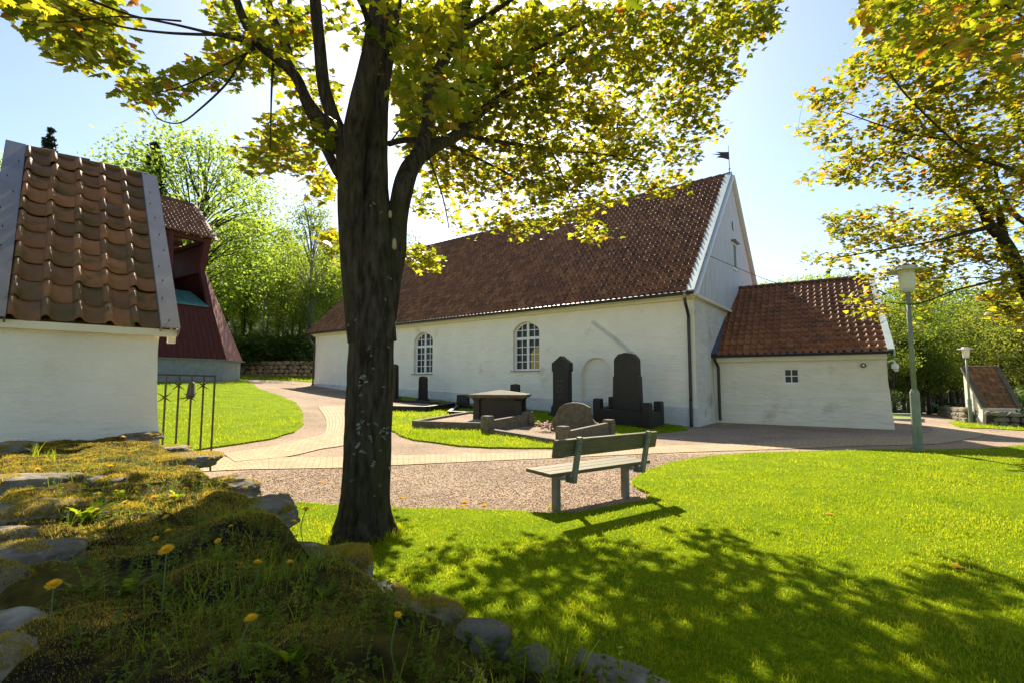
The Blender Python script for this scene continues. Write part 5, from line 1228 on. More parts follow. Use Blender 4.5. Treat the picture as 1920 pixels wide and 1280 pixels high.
stems = [
 [(680, 1030, d0, 150), (681, 1000, d0, 118), (684, 940, d0, 102), (690, 850, d0, 98), (694, 740, d0, 96), (697, 640, d0, 92), (701, 560, d0+.05, 88), (704, 480, d0+.08, 84), (702, 400, d0+.08, 70), (698, 350, d0+.1, 40)],
 [(678, 640, d0-.07, 56), (668, 560, d0-.07, 54), (661, 470, d0-.06, 54), (658, 400, d0-.08, 55), (658, 340, d0-.1, 55), (663, 260, d0-.15, 50), (678, 180, d0-.2, 46), (699, 90, d0-.2, 46), (712, 10, d0-.2, 44), (722, -90, d0-.2, 38), (715, -220, d0-.2, 28), (700, -400, d0-.2, 18)],
 [(722, 640, d0-.02, 48), (716, 560, d0-.02, 50), (712, 470, d0+.0, 50), (710, 400, d0+.05, 52), (704, 340, d0+.08, 56), (704, 244, d0+.15, 52), (712, 163, d0+.2, 46), (727, 81, d0+.3, 38), (740, 0, d0+.4, 32), (752, -90, d0+.6, 18), (780, -230, d0+.8, 12)],
 [(728, 600, d0+.05, 34), (736, 520, d0+.07, 42), (743, 470, d0+.08, 44), (746, 410, d0+.12, 44), (755, 355, d0+.15, 46), (768, 318, d0+.3, 42), (789, 284, d0+.45, 35), (801, 230, d0+.6, 27), (807, 163, d0+.7, 28), (828, 122, d0+.8, 25), (848, 80, d0+.9, 22), (875, 10, d0+1.0, 18), (900, -80, d0+1.1, 12)],
 [(795, 290, d0+.5, 30), (822, 272, d0+.8, 27), (859, 252, d0+1.2, 25), (896, 215, d0+1.7, 20), (969, 163, d0+2.3, 15), (1050, 118, d0+3.0, 11), (1110, 68, d0+3.5, 8), (1200, 10, d0+4, 6), (1290, -30, d0+4.3, 4)],
 [(826, 185, d0+.8, 14), (860, 165, d0+1.2, 15), (912, 138, d0+1.6, 13), (1010, 89, d0+2.2, 10), (1091, 45, d0+2.8, 8), (1200, 5, d0+3.3, 6)],
 [(866, 250, d0+1.3, 10), (900, 260, d0+1.9, 10), (961, 270, d0+2.6, 8), (1040, 282, d0+3.3, 6), (1130, 290, d0+3.9, 4.5), (1220, 305, d0+4.4, 3)],
 [(730, 270, d0+.3, 12), (766, 263, d0+.8, 12), (830, 268, d0+1.5, 9), (900, 300, d0+2.4, 6), (960, 330, d0+3.2, 4)],
 [(650, 330, d0-.08, 34), (640, 268, d0-.12, 36), (622, 215, d0-.15, 32), (607, 163, d0-.2, 29), (599, 81, d0-.2, 27), (592, 10, d0-.2, 25), (588, -80, d0-.2, 19), (600, -200, d0-.2, 12)],
 [(648, 350, d0+.1, 22), (640, 335, d0+.12, 22), (622, 301, d0+.15, 22), (603, 262, d0+.2, 22), (588, 225, d0+.25, 22), (566, 175, d0+.3, 21), (546, 130, d0+.35, 20), (534, 81, d0+.4, 20), (508, 24, d0+.5, 17), (495, -40, d0+.6, 12)],
 [(632, 285, d0-.1, 24), (612, 238, d0-.12, 26), (577, 190, d0-.2, 24), (554, 144, d0-.25, 22), (522, 114, d0-.3, 21), (484, 81, d0-.4, 19), (455, 33, d0-.5, 17), (436, -20, d0-.6, 14), (400, -100, d0-.7, 10)],
 [(484, 84, d0-.4, 11), (465, 80, d0-.5, 8), (400, 64, d0-.5, 6.5), (330, 47, d0-.5, 5), (250, 30, d0-.6, 4), (180, 5, d0-.7, 6), (120, -20, d0-.7, 4)],
 [(478, 74, d0-.4, 8), (430, 66, d0-.5, 7), (370, 65, d0-.5, 6), (300, 61, d0-.6, 5), (225, 50, d0-.7, 4), (150, 25, d0-.8, 3), (105, 0, d0-.8, 2)],
 [(476, 88, d0-.4, 5), (455, 110, d0-.4, 5), (425, 157, d0-.4, 4.5), (375, 205, d0-.4, 3.6), (337, 231, d0-.4, 3), (300, 225, d0-.4, 2.5), (284, 205, d0-.4, 2)],
 [(478, 92, d0-.4, 5), (440, 112, d0-.5, 4.5), (375, 147, d0-.6, 4), (330, 166, d0-.7, 3), (290, 175, d0-.8, 2.5)],
 [(340, 40, d0-.5, 4), (250, 33, d0-.7, 3.5), (212, 32, d0-.7, 3), (140, 39, d0-.9, 4), (60, 48, d0-1, 3)],
 [(548, 73, d0+.4, 11), (545, 30, d0+.5, 11), (541, -10, d0+.5, 9)],
 [(512, 120, d0-.3, 6), (509, 180, d0-.3, 4), (507, 280, d0-.3, 2.5)],
 [(700, 100, d0-.2, 20), (690, 40, d0-.5, 14), (660, -20, d0-.9, 10), (560, -120, d0-1.4, 7)],
 [(860, 60, d0+.9, 14), (930, 20, d0+.6, 10), (1010, -40, d0+.4, 7)],
 [(1034, 284, d0+3.2, 4), (1055, 330, d0+3.3, 3), (1074, 386, d0+3.3, 2)], [(806, 300, d0+.5, 4), (830, 370, d0+1.2, 3), (842, 428, d0+1.8, 2)],
]
M_A = [(742, 30), (1478, -20), (1465, 50), (1395, 95), (1380, 150), (1345, 200), (1355, 255), (1300, 300), (1305, 345), (1240, 372), (1185, 365), (1125, 400), (1150, 440), (1118, 462), (1060, 430), (1010, 425), (980, 470), (945, 430), (905, 425), (880, 455), (850, 430), (885, 400), (835, 370), (790, 385), (765, 372), (790, 330), (750, 300)]
M_B = [(760, 462), (790, 455), (838, 487), (800, 512), (760, 495)]
M_B2 = [(780, 385), (850, 395), (870, 412), (800, 410)]
M_C = [(440, 275), (470, 262), (500, 215), (540, 200), (565, 265), (610, 300), (635, 335), (625, 365), (595, 378), (560, 325), (520, 320), (480, 340), (450, 310)]
M_D = [(600, 430), (640, 425), (648, 480), (625, 500), (600, 465)]
M_E = [(-40, 15), (10, 10), (60, 65), (100, 112), (140, 130), (190, 130), (258, 122), (250, 90), (215, 60), (250, 40), (255, 0), (-40, -30)]
M_F = [(205, 158), (260, 128), (310, 135), (345, 130), (375, 105), (400, 95), (465, 108), (478, 150), (468, 165), (420, 160), (380, 168), (340, 180), (322, 215), (300, 205), (245, 205)]
M_G = [(375, 0), (640, 0), (640, 40), (560, 110), (640, 150), (645, 290), (600, 285), (565, 240), (545, 190), (500, 150), (440, 120), (400, 60)]
M_H = [(640, -20), (1000, -20), (960, 110), (850, 200), (790, 260), (740, 220), (700, 120), (650, 60)]
dA = lambda a, b: np.clip(d0+1.2+(a-740)/140.0, d0+1, 9.3)*(1-.5*sstep(380, 0, b))+.5*sstep(380, 0, b)*rng.uniform(4.6, 8.5)+(2.0*sstep(200, 450, b))*sstep(1250, 800, a)
masks = [(M_A, 690, dA, .118), (M_B, 26, lambda a, b: 8.6, .105), (M_B2, 7, lambda a, b: 8.6, .105), (M_C, 46, lambda a, b: 5.4+rng.random(), .108), (M_D, 13, lambda a, b: 5.4, .108), (M_E, 58, lambda a, b: 4.2+rng.random()*.9, .115),
         (M_F, 32, lambda a, b: 4.4+rng.random()*.7, .105), (M_G, 64, lambda a, b: 4.8+rng.random()*1.8, .108), (M_H, 36, lambda a, b: 4.1+rng.random()*2.6, .12)]
def extra_main(rg):
    out = []
    while len(out) < 250:
        v = rg.normal(0, 1, 3); v /= np.linalg.norm(v); r = rg.uniform(.55, 1)**.5
        p_ = np.array([-.6, 5.2, 5.6])+v*r*np.array([4.6, 4.2, 3.9])
        px, py = proj(p_) if p_[1] > .3 else (0, -999)
        if p_[2] < 3.3 or (p_[1] > .3 and -80 < px < 2000 and py > -60): continue
        if p_[1] < 1.0: continue
        if px < 800 and py > -900 and rg.random() < .8: continue  # unseen upper-left crown thinned so sun reaches the near wall top
        out.append(p_)
    return out
ALLM = [M_A, M_B, M_B2, M_C, M_D, M_E, M_F, M_G, M_H]
def grow(poly, k): c = np.array(poly).mean(0); return poly
def out_main(px, py, C):
    infr = (px > -20) & (px < 1940) & (py > -10) & (C[:, 1] > .3)
    bad = infr & ((py > 530) | (px > 1490) | ((px < 440) & (py > 245)) | ((px > 1165) & (py > 385)) | ((px > 1330) & (py > 270)) | ((px > 860) & (px < 1200) & (py > 490)))
    near = np.linalg.norm(C-np.array([0, 0, CAMZ]), axis=1) < 3.7
    return bad | near
maple = build_maple('maple_tree', 'large forked maple in front of the church with lichened trunk and golden-green leaves', (TB.x, TB.y, 0), stems, masks, 5, extra_main, out_main, M['bark'], .05, ALLM)
# lichens and pruning scars on the trunk
rgl = random.Random(9)
for (px, py, r) in [(680, 705, 9), (685, 715, 8), (675, 722, 6), (676, 740, 5), (690, 652, 5), (695, 665, 4), (672, 800, 9), (680, 790, 8), (674, 812, 6), (715, 808, 10), (719, 818, 7), (692, 820, 7), (672, 835, 10), (680, 845, 7), (697, 870, 8), (700, 866, 5), (690, 795, 4), (704, 795, 5), (724, 803, 4), (665, 850, 5), (728, 880, 4), (698, 690, 4), (712, 845, 3),
                     (700, 380, 5), (693, 385, 3), (712, 395, 3), (720, 560, 4), (728, 520, 5), (725, 650, 4), (718, 725, 4), (680, 770, 3), (655, 610, 4), (668, 600, 4), (700, 930, 3), (660, 900, 4), (710, 910, 3)]:
    c = P(px, py, d0-.01)
    ax = (px-690)/48.0; d_ = d0-.24*math.sqrt(max(0, 1-min(1, ax*ax)))-.005; c = P(px, py, d_); rad = r*.66/F*d_
    lm = MB()
    for _ in range(7):
        o_ = Vector((rgl.gauss(0, rad*.5), 0, rgl.gauss(0, rad*.5))); q_ = c+o_; q_.y = d0-.235*math.sqrt(max(0, 1-min(1, ((q_.x-P(692, py, d0).x)/.245)**2)))-.004; rr = rad*rgl.uniform(.2, .5)
        vs, fs = rock(None, (rr, .009, rr), rgl.random()*40, sub=1, rough=.5); lm.add([v+q_ for v in vs], fs)
    lm.build('lichen', M['lichen'], maple, True, world=True)
for (px, py, w, h) in ((740, 458, 8, 22), (732, 402, 6, 14)):
    c = P(px, py, d0-.17); vs, fs = rock(None, (w/2/F*d0, .02, h/2/F*d0), 3, sub=2, rough=.1, sup=2); mb = MB(); mb.add([v+c for v in vs], fs); mb.build('pruning_scar', M['cutwood'], maple, True, world=True)

# right maple, trunk outside the frame
TB2 = Vector((11.2, 9.6, 0))
def S2(l): return l
SH = 1.9
stems2 = [
 [(2022, 800, 9.6, 48), (2015, 700, 9.6, 44), (1985, 610, 9.6, 40), (1935, 560, 9.5, 36), (1912, 510, 9.4, 31), (1885, 455, 9.3, 28), (1858, 425, 9.2, 24), (1835, 385, 9.1, 17), (1795, 345, 9.0, 13), (1745, 310, 8.8, 9), (1690, 285, 8.6, 6)],
 [(1990, 620, 9.7, 34), (2000, 500, 9.7, 32), (1975, 400, 9.6, 28), (1940, 300, 9.5, 24), (1900, 200, 9.2, 18), (1850, 100, 8.8, 14), (1800, 0, 8.4, 10)],
 [(1885, 455, 9.3, 18), (1870, 390, 9.3, 16), (1835, 310, 9.2, 12), (1800, 240, 9, 9), (1760, 150, 8.7, 6), (1700, 60, 8.2, 4)],
 [(1912, 510, 9.4, 14), (1850, 530, 9.0, 8), (1790, 545, 8.6, 6), (1720, 570, 8.2, 4), (1660, 565, 8.0, 3)],
 [(1858, 425, 9.2, 13), (1800, 440, 8.9, 9), (1740, 455, 8.6, 6), (1650, 470, 8.3, 5), (1560, 485, 8.2, 3)],
 [(1960, 440, 9.6, 18), (1900, 400, 9.2, 12), (1870, 340, 8.6, 9), (1850, 280, 8, 7), (1700, 250, 7.4, 5), (1580, 210, 7.2, 3)],
 [(1970, 380, 9.6, 18), (1900, 320, 8.4, 12), (1820, 290, 7.2, 8), (1700, 180, 6.4, 6), (1650, 100, 6, 4)],
 [(1975, 420, 9.6, 20), (2000, 250, 8.0, 14), (1980, 100, 6.5, 10), (1900, 20, 5.2, 7), (1780, -40, 4.6, 5)],
 [(2000, 520, 9.7, 28), (2060, 380, 10, 22), (2120, 200, 10.4, 16), (2150, 0, 10.6, 10)],
]
M2A = [(1580, 0), (1700, 0), (1940, -20), (1940, 350), (1900, 400), (1840, 380), (1780, 370), (1700, 360), (1640, 350), (1560, 345), (1500, 350), (1490, 335), (1540, 310), (1560, 300), (1485, 240), (1480, 230), (1540, 215), (1500, 180), (1520, 160), (1570, 130), (1610, 90), (1620, 40)]
M2B = [(1540, 400), (1600, 390), (1700, 380), (1800, 400), (1830, 450), (1800, 500), (1760, 560), (1730, 620), (1700, 630), (1680, 590), (1640, 600), (1590, 590), (1580, 560), (1620, 540), (1600, 510), (1490, 505), (1500, 485), (1560, 455), (1545, 420)]
M2C = [(1740, 380), (1940, 380), (1940, 560), (1880, 560), (1820, 540), (1780, 500)]
M2D = [(1830, 530), (1940, 540), (1940, 620), (1880, 610), (1840, 580)]
M2T = [(1620, -20), (1940, -20), (1940, 180), (1780, 120), (1640, 60)]
dR = lambda a, b: 8.3+rng.random()*1.0-(2.4*sstep(1560, 1900, a))*sstep(420, 60, b)*rng.random()**.6
stems2 = [[(a, b, d+SH*sstep(4.6, 7.0, d), w*(.6 if w < 9 else (.8 if w < 14 else .78))) for a, b, d, w in st] for st in stems2]
TB2 = P(2024, 850, 11.5); TB2.z = 0
masks2 = [(M2A, 440, lambda a, b: dR(a, b)+SH*.8, .128), (M2B, 165, lambda a, b: 11.2+rng.random()*1.3, .128), (M2C, 80, lambda a, b: 10.8+rng.random()*1.5, .125), (M2D, 26, lambda a, b: 11.0+rng.random(), .14), (M2T, 55, lambda a, b: 5.2+rng.random()*1.6, .135)]
def extra_right(rg):
    out = []
    while len(out) < 260:
        v = rg.normal(0, 1, 3); v /= np.linalg.norm(v); r = rg.uniform(.4, 1)**.5
        p_ = np.array([13.4, 11.5, 7.0])+v*r*np.array([4.6, 4.4, 4.2]); px, py = proj(p_)
        if p_[2] < 3.2 or (px < 1960 and py > -60): continue
        if px < 1500: continue
        out.append(p_)
    return out
def out_right(px, py, C):
    return ((px < 1465) & (py > -20)) | ((py > 640) & (px < 1940)) | ((px > 1420) & (px < 1580) & (py > 560) & (py < 700))
build_maple('maple_tree', 'golden maple reaching in from the right edge above the lamp post', TB2, stems2, masks2, 15, extra_right, out_right, M['bark'], .16, [M2A, M2B, M2C, M2D, M2T])

# ------------------------------------------------------------------ background trees
def bg_tree(name, H, R0, zc0, leaf, nblob, per, seed, bark, lsize=.16, kind='round', trunk_r=.16):
    """prototype at the origin: trunk + limbs, crown of many small leaf faces"""
    rg = np.random.default_rng(seed); rd = random.Random(seed)
    t = bpy.data.objects.new(name, None); COL.objects.link(t)
    mb = MB(); bend = [(rd.uniform(-.3, .3), rd.uniform(-.3, .3)) for _ in range(6)]
    tp = [Vector((bend[i][0]*i*.25, bend[i][1]*i*.25, H*.95*i/5-.3)) for i in range(6)]; A = smooth_path([(*p_, trunk_r*(1-.16*i)) for i, p_ in enumerate(tp)], 4); mb.tube([Vector(a[:3]) for a in A], [a[3] for a in A], 8)
    V = []; C = []
    for _ in range(nblob):
        if kind == 'spruce':
            f = rg.random()**1.05; z = zc0+(H-zc0)*f; rad = R0*(1-f)**1.0+.03; a = rg.random()*6.28; rr = rad*rg.uniform(.35, 1); c = np.array([rr*math.cos(a), rr*math.sin(a), z-.30*rr]); sg = np.array([.36, .36, .10])*(.15+1.0*(1-f)); c[2] = min(c[2], H-.1)
        else:
            v = rg.normal(0, 1, 3); v /= np.linalg.norm(v); r = rg.uniform(.45, 1.0)**.6; zz = (zc0+H)/2+v[2]*r*(H-zc0)/2; prof = 1.0 if kind == 'round' else (.55+.45*math.sin(math.pi*min(1, max(0, (zz-zc0)/(H-zc0)))**.7))
            c = np.array([v[0]*r*R0*prof, v[1]*r*R0*prof, zz]); c[:2] += rg.normal(0, R0*.1, 2); sg = np.array([.44, .44, .28])*(R0/3.0)**.5
        C.append(c)
        V.append(c+rg.normal(0, 1, (per, 3))*sg)
        i = min(len(A)-1, int(len(A)*max(0.15, (c[2]*.8)/H)));
        if rd.random() < .55:
            q_ = Vector(A[i][:3]); cc = Vector(c); mb.tube([q_, q_.lerp(cc, .5)+Vector((0, 0, .12*(cc-q_).length)), cc], [A[i][3]*.35, .025, .01], 4, False)
    mb.build('trunk', bark, t, True)
    B = np.vstack(V); n = len(B); s = lsize*rg.uniform(.6, 1.3, n); a = rg.normal(0, 1, (n, 3)); a /= np.linalg.norm(a, axis=1, keepdims=True); b = np.cross(a, rg.normal(0, 1, (n, 3))); b /= np.linalg.norm(b, axis=1, keepdims=True)
    a *= s[:, None]*.5; b *= s[:, None]*.36
    VV = np.stack([B-a, B+b, B+a, B-b*.8], 1).reshape(-1, 3); FF = np.arange(n*4).reshape(n, 4)
    tn = np.clip(np.repeat(rg.random(nblob), per)*.6+rg.random(n)*.4, 0, 1)
    npmesh('crown', VV, FF, leaf, t, tint=np.repeat(tn, 4))
    return t
PT = {
 'bright': bg_tree('deciduous_tree', 12, 3.6, 2.5, M['leaf_bright'], 230, 70, 1, M['bgbark'], .16, 'oval', .2),
 'bright2': bg_tree('deciduous_tree', 12, 2.9, 4.2, M['leaf_bright'], 130, 66, 2, M['bgbark'], .16, 'oval', .15),
 'mid': bg_tree('deciduous_tree', 12, 2.8, 3.4, M['leaf_mid'], 120, 68, 3, M['bgbark'], .17, 'oval', .14),
 'mid2': bg_tree('deciduous_tree', 12, 3.3, 2.4, M['leaf_deep'], 125, 70, 4, M['bgbark'], .20, 'round', .18),
 'birch': bg_tree('birch_tree', 12, 1.7, 2.6, M['leaf_mid'], 110, 55, 5, M['bgbark_pale'], .15, 'oval', .12),
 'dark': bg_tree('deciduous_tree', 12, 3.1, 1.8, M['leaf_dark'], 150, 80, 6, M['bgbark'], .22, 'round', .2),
 'yellow': bg_tree('deciduous_tree', 12, 3.6, 1.5, M['leaf_yellow'], 170, 75, 8, M['bgbark'], .18, 'round', .22),
 'spruce': bg_tree('spruce_tree', 12, 2.5, 1.0, M['needle'], 420, 50, 7, M['bgbark'], .15, 'spruce', .16),
 'shrub': bg_tree('shrub', 2.2, 1.5, .1, M['leaf_dark'], 60, 60, 9, M['bgbark'], .12, 'round', .03),
}
used = set()
LK = {'bright': 'light green broadleaf tree', 'bright2': 'slender light green tree', 'mid': 'mid green tree', 'mid2': 'spreading mid green tree', 'birch': 'slim pale-barked birch', 'dark': 'dark shaded tree', 'yellow': 'yellow-green bushy tree', 'spruce': 'dark spruce', 'shrub': 'dark low shrub'}
def place(kind, px, ytop, depth, ws=1.0, label=None, group=None, gz=None):
    pr_ = PT[kind]
    x = (px-960)/F*depth; z0 = float(g(x, depth)) if gz is None else gz; zt = P(px, ytop, depth).z; base_h = 2.2 if kind == 'shrub' else 12.0; s = (zt-z0)/base_h
    if kind in used: o = copy_tree(pr_)
    else: o = pr_; used.add(kind)
    o.location = (x, depth, z0); o.scale = (s*ws, s*ws, s); o.rotation_euler = (0, 0, random.random()*6.28)
    tag(o, label or LK[kind], 'shrub' if kind == 'shrub' else 'tree', group); return o
WG = 'trees in the wood behind the left stone wall'; RG = 'trees in the wood right of the low building'
place('bright', 350, 248, 37, 1.15, 'big airy light green tree rising behind the bell tower', WG)
place('spruce', 266, 266, 34, 1.1, 'dark evergreen left of the big light green tree', WG)
place('spruce', 60, 238, 40, .8, 'dark spruce tip behind the near gate pillar roof', WG)
place('bright2', 215, 292, 40, 1.2, 'yellow-green crown peeping over the near pillar ridge', WG)
place('bright', 15, 300, 42, 1.0, 'light green tree at the far left behind the near pillar', WG)
place('bright2', 455, 395, 44, .9, 'light green tree between the bell tower and the tall birch', WG)
place('birch', 575, 368, 43, 1.1, 'tallest slender tree just left of the maple trunk', WG)
place('bright', 420, 400, 50, .8, 'rounded light tree behind the bell tower roof end', WG)
place('mid', 520, 420, 50, 1.0, 'mid green tree left of the tall birch', WG)
k = 0
for (px, yt, d, kd) in [(470, 470, 47, 'mid'), (500, 455, 55, 'bright2'), (545, 440, 56, 'bright2'), (610, 430, 48, 'birch'), (640, 440, 55, 'mid'), (600, 470, 52, 'bright2'), (560, 480, 46, 'mid'), (490, 520, 43, 'birch'), (530, 500, 44.5, 'birch'), (450, 500, 52, 'mid'),
                         (660, 460, 50, 'bright2'), (700, 450, 55, 'mid2'), (740, 440, 58, 'mid2'), (435, 520, 46, 'birch'), (583, 520, 42.6, 'birch'), (620, 500, 45, 'mid'), (300, 420, 52, 'mid2'), (240, 400, 54, 'mid2'), (150, 380, 50, 'mid2'), (80, 370, 52, 'mid2'), (10, 360, 54, 'mid2'), (390, 470, 58, 'mid2'), (-50, 330, 45, 'mid2'),
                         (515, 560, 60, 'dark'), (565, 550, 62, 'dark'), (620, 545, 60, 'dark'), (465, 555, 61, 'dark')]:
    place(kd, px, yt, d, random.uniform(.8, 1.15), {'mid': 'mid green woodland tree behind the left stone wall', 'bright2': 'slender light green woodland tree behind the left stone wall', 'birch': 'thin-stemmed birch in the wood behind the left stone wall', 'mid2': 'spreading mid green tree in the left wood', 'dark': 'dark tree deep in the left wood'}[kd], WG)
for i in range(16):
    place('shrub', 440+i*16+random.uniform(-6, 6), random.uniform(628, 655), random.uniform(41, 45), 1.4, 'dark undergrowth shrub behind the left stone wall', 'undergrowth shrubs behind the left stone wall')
# behind the church and annex
BG2 = 'treetops behind the church'
for (px, yt, d, kd) in [(1425, 532, 48, 'bright'), (1455, 526, 52, 'bright'), (1495, 518, 50, 'bright'), (1540, 512, 52, 'bright'), (1575, 518, 56, 'mid2'), (1600, 540, 50, 'bright')]:
    place(kd, px, yt, d, 1.0, {'bright': 'light green treetop showing above the low building ridge', 'mid2': 'darker green treetop above the low building ridge'}[kd], BG2)
place('spruce', 1562, 505, 60, .7, 'dark conifer tip above the right end of the low building', BG2)
place('spruce', 1725, 482, 62, .7, 'dark conifer behind the tall lamp lantern', RG)
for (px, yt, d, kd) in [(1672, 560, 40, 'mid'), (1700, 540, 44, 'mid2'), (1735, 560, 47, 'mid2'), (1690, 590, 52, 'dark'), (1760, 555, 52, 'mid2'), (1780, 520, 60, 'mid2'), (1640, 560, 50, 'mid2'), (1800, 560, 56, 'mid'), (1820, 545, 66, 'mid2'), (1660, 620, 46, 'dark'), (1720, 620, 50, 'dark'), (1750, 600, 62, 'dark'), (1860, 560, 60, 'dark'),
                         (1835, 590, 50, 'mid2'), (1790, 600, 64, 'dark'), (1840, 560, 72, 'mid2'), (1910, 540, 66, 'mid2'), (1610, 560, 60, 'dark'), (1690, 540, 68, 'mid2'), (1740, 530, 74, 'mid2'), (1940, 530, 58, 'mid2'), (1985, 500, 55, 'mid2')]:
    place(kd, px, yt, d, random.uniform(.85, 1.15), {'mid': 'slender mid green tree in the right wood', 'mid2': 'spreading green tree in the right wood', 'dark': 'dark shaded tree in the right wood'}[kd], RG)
place('yellow', 1880, 540, 40, 1.1, 'yellow-green tree behind the far gate pillar', RG)
place('yellow', 1940, 560, 36, 1.0, 'yellow-green tree at the right edge behind the low mossy wall', RG)
for (px, yt, d) in [(1665, 735, 38), (1905, 740, 32), (1930, 730, 31)]:
    place('shrub', px, yt, d, 1.3, 'dark shrub at the edge of the right wood', 'shrubs edging the right wood')
for k_ in list(PT):
    if k_ not in used:
        for c_ in list(PT[k_].children): bpy.data.objects.remove(c_)
        bpy.data.objects.remove(PT[k_])
ORD = ['first', 'second', 'third', 'fourth', 'fifth', 'sixth', 'seventh', 'eighth', 'ninth', 'tenth', 'eleventh', 'twelfth', 'thirteenth', 'fourteenth', 'fifteenth', 'sixteenth', 'seventeenth']
by = {}
for o in COL.objects:
    if o.parent is None and o.get('category') in ('tree', 'shrub') and o.get('group') in (WG, RG, BG2, 'undergrowth shrubs behind the left stone wall', 'shrubs edging the right wood'): by.setdefault(o['label'], []).append(o)
for lb, L_ in by.items():
    if len(L_) < 2: continue
    L_.sort(key=lambda o: o.location.x/o.location.y)
    for i, o in enumerate(L_): o['label'] = '%s, %s from the left' % (lb, ORD[min(i, 16)])
# distant wood closing the horizon
def woodmass(x0, x1, y0, y1, hmin, hmax, n, seed, name, m, s=.9):
    rg = np.random.default_rng(seed); x = rg.uniform(x0, x1, n); y = rg.uniform(y0, y1, n); nzz = pnoise(x, y, .12); z = g(x, y)+rg.random(n)*(hmin+(hmax-hmin)*(.5+nzz))
    B = np.column_stack([x, y, z]); a = rg.normal(0, 1, (n, 3)); a /= np.linalg.norm(a, axis=1, keepdims=True); b = np.cross(a, rg.normal(0, 1, (n, 3))); b /= np.linalg.norm(b, axis=1, keepdims=True); a *= s*.5; b *= s*.35
    o = npmesh(name, np.stack([B-a, B+b, B+a, B-b], 1).reshape(-1, 3), np.arange(n*4).reshape(n, 4), m, tint=np.repeat(rg.random(n), 4)); tag(o, kind='stuff'); return o
woodmass(-110, 12, 72, 90, 5, 11, 26000, 1, 'distant_wood', M['leaf_bright'], .5)
woodmass(20, 170, 84, 104, 6, 13, 34000, 2, 'distant_wood', M['leaf_mid'], .6)

# ------------------------------------------------------------------ things at the far right
hx = P(1800, 745, 66); gz = float(g(hx.x, 66))
house = empty('house', (hx.x, 66, gz), R(-20), 'pale distant house with brownish roof behind the trees at right', 'house')
mb = MB(); mb.box(-6, 6, 0, 6, -1, 2.9); mb.build('wall', M['granite_pale'], house)
mb = MB(); mb.prism([(-6.6, 2.8), (6.6, 2.8), (6.6, 3.0), (-6.6, 3.0)], -.6, 6.6); mb.add([(-6.6, -.6, 3.01), (6.6, -.6, 3.01), (6.6, 3, 5.0), (-6.6, 3, 5.0), (6.6, 6.6, 3.01), (-6.6, 6.6, 3.01)], [(0, 1, 2, 3), (3, 2, 4, 5), (1, 4, 2), (0, 3, 5)]); mb.build('roof', M['stone_warm'], house)
for x in (-4.5, -1.8, 1.2, 4.2):
    mb = MB(); mb.box(x-.55, x+.55, -.04, .02, 1.0, 2.2); w_ = mb.build('window', M['white'], house)
    mb = MB(); mb.box(x-.45, x+.45, -.05, -.041, 1.1, 2.1); mb.build('pane', M['glass'], w_)
mb = MB()
for i in range(9): mb.bar((1+i*.5, -1.2, 0), (1+i*.5, -1.2, 1.0), .05, .05, (0, 1, 0))
mb.bar((1, -1.2, 1.0), (5, -1.2, 1.0), .06, .06); mb.build('railing', M['white'], house)
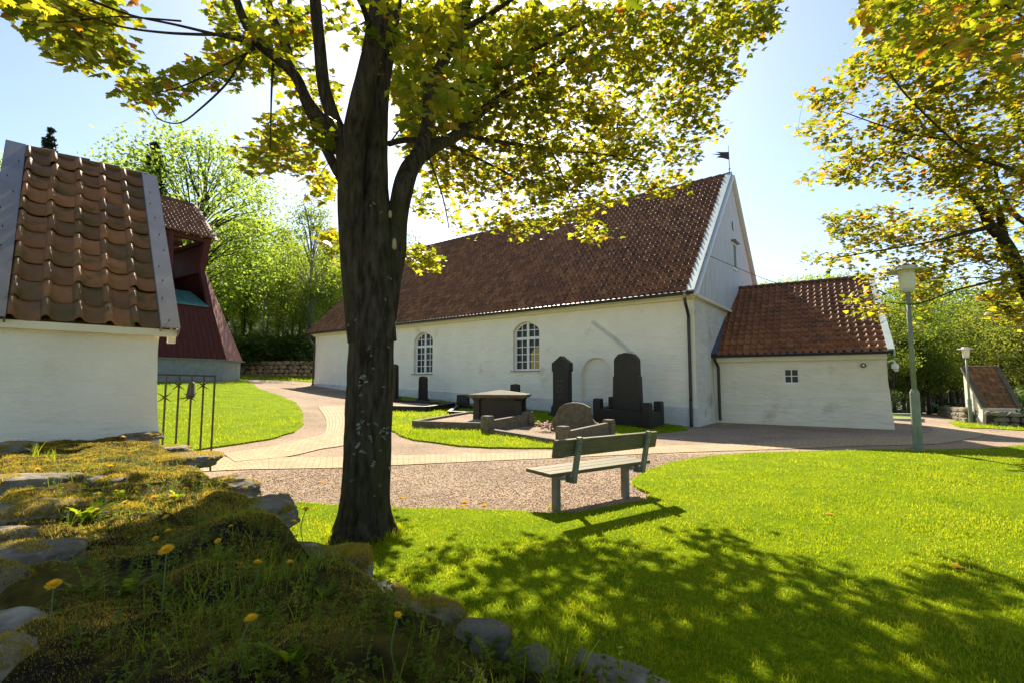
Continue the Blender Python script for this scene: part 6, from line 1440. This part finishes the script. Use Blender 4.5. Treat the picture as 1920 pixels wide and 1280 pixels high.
def car(px, py, d, m, label, rz):
    x = (px-960)/F*d; z = float(g(x, d)); t = empty('parked_car', (x, d, z), rz, label, 'car', 'cars parked beyond the churchyard')
    prof_ = [(-2.15, .35), (2.15, .35), (2.2, .75), (2.0, .92), (1.15, .98), (.55, 1.42), (-1.1, 1.45), (-1.9, 1.0), (-2.15, .9)]
    mb = MB(); mb.prism(prof_, -.85, .85); mb.build('body', m, t, bevel=.05)
    mb = MB(); mb.prism([(-1.6, 1.0), (1.0, 1.0), (.5, 1.36), (-1.05, 1.38)], -.87, .87); mb.build('windows', M['glass'], t)
    for sx in (-1.35, 1.35):
        for sy in (-.8, .8):
            mb = MB(); mb.tube([(sx, sy-.1, .33), (sx, sy+.1, .33)], .33, 14); mb.build('wheel', M['rubber'], t)
    mb = MB(); mb.box(-2.2, -2.12, -.75, -.5, .7, .9); mb.build('tail_light', M['rose'], t)
car(1752, 750, 63, M['carpaint'], 'silver parked car beyond the green bins', R(8)); car(1782, 750, 61, M['black'], 'black parked car right of the silver car', R(12))
for i, (px, lb) in enumerate(((1742, 'green wheeled bin, left of the pair on the gravel road'), (1762, 'green wheeled bin, right of the pair on the gravel road'))):
    d = 52; x = (px-960)/F*d; t = empty('waste_bin', (x, d, float(g(x, d))), R(10), lb, 'bin', 'green bins at the end of the road')
    mb = MB(); mb.add([(-.25, -.3, .05), (.25, -.3, .05), (.25, .3, .05), (-.25, .3, .05), (-.32, -.38, .95), (.32, -.38, .95), (.32, .38, .95), (-.32, .38, .95)], [(3, 2, 1, 0), (4, 5, 6, 7), (0, 1, 5, 4), (1, 2, 6, 5), (2, 3, 7, 6), (3, 0, 4, 7)]); mb.build('body', M['bin'], t)
    mb = MB(); mb.box(-.35, .35, -.42, .42, .95, 1.03); mb.build('lid', M['bin'], t)
    mb = MB(); mb.tube([(-.3, .36, .1), (.3, .36, .1)], .1, 10); mb.build('wheel', M['rubber'], t)
# fallen leaves on the gravel
for i, (px, py) in enumerate([(752, 934), (872, 943), (908, 949), (865, 956), (600, 905), (1560, 972), (1805, 1075)]):
    b = G(px, py); V, FT, k = maple_leaves(np.array([[b.x, b.y, b.z+(.014 if i not in (3, 5, 6) else .05)]]), np.array([[.2, -.2, 1.]]), np.array([[random.random()-.5, .5, 0]]), np.array([.09]), np.random.default_rng(i))
    o = npmesh('fallen_leaf', V, FT, M['dry_leaf']); tag(o, ['yellow fallen leaf on the gravel nearest the maple trunk', 'fallen leaf on the gravel between trunk and bench', 'fallen leaf on the gravel nearer the bench legs', 'fallen leaf at the gravel and grass edge', 'fallen leaf on the gravel left of the trunk', 'fallen leaf out on the open sunny lawn', 'fallen leaf on the lawn near the right edge'][i], 'leaf', 'fallen maple leaves')
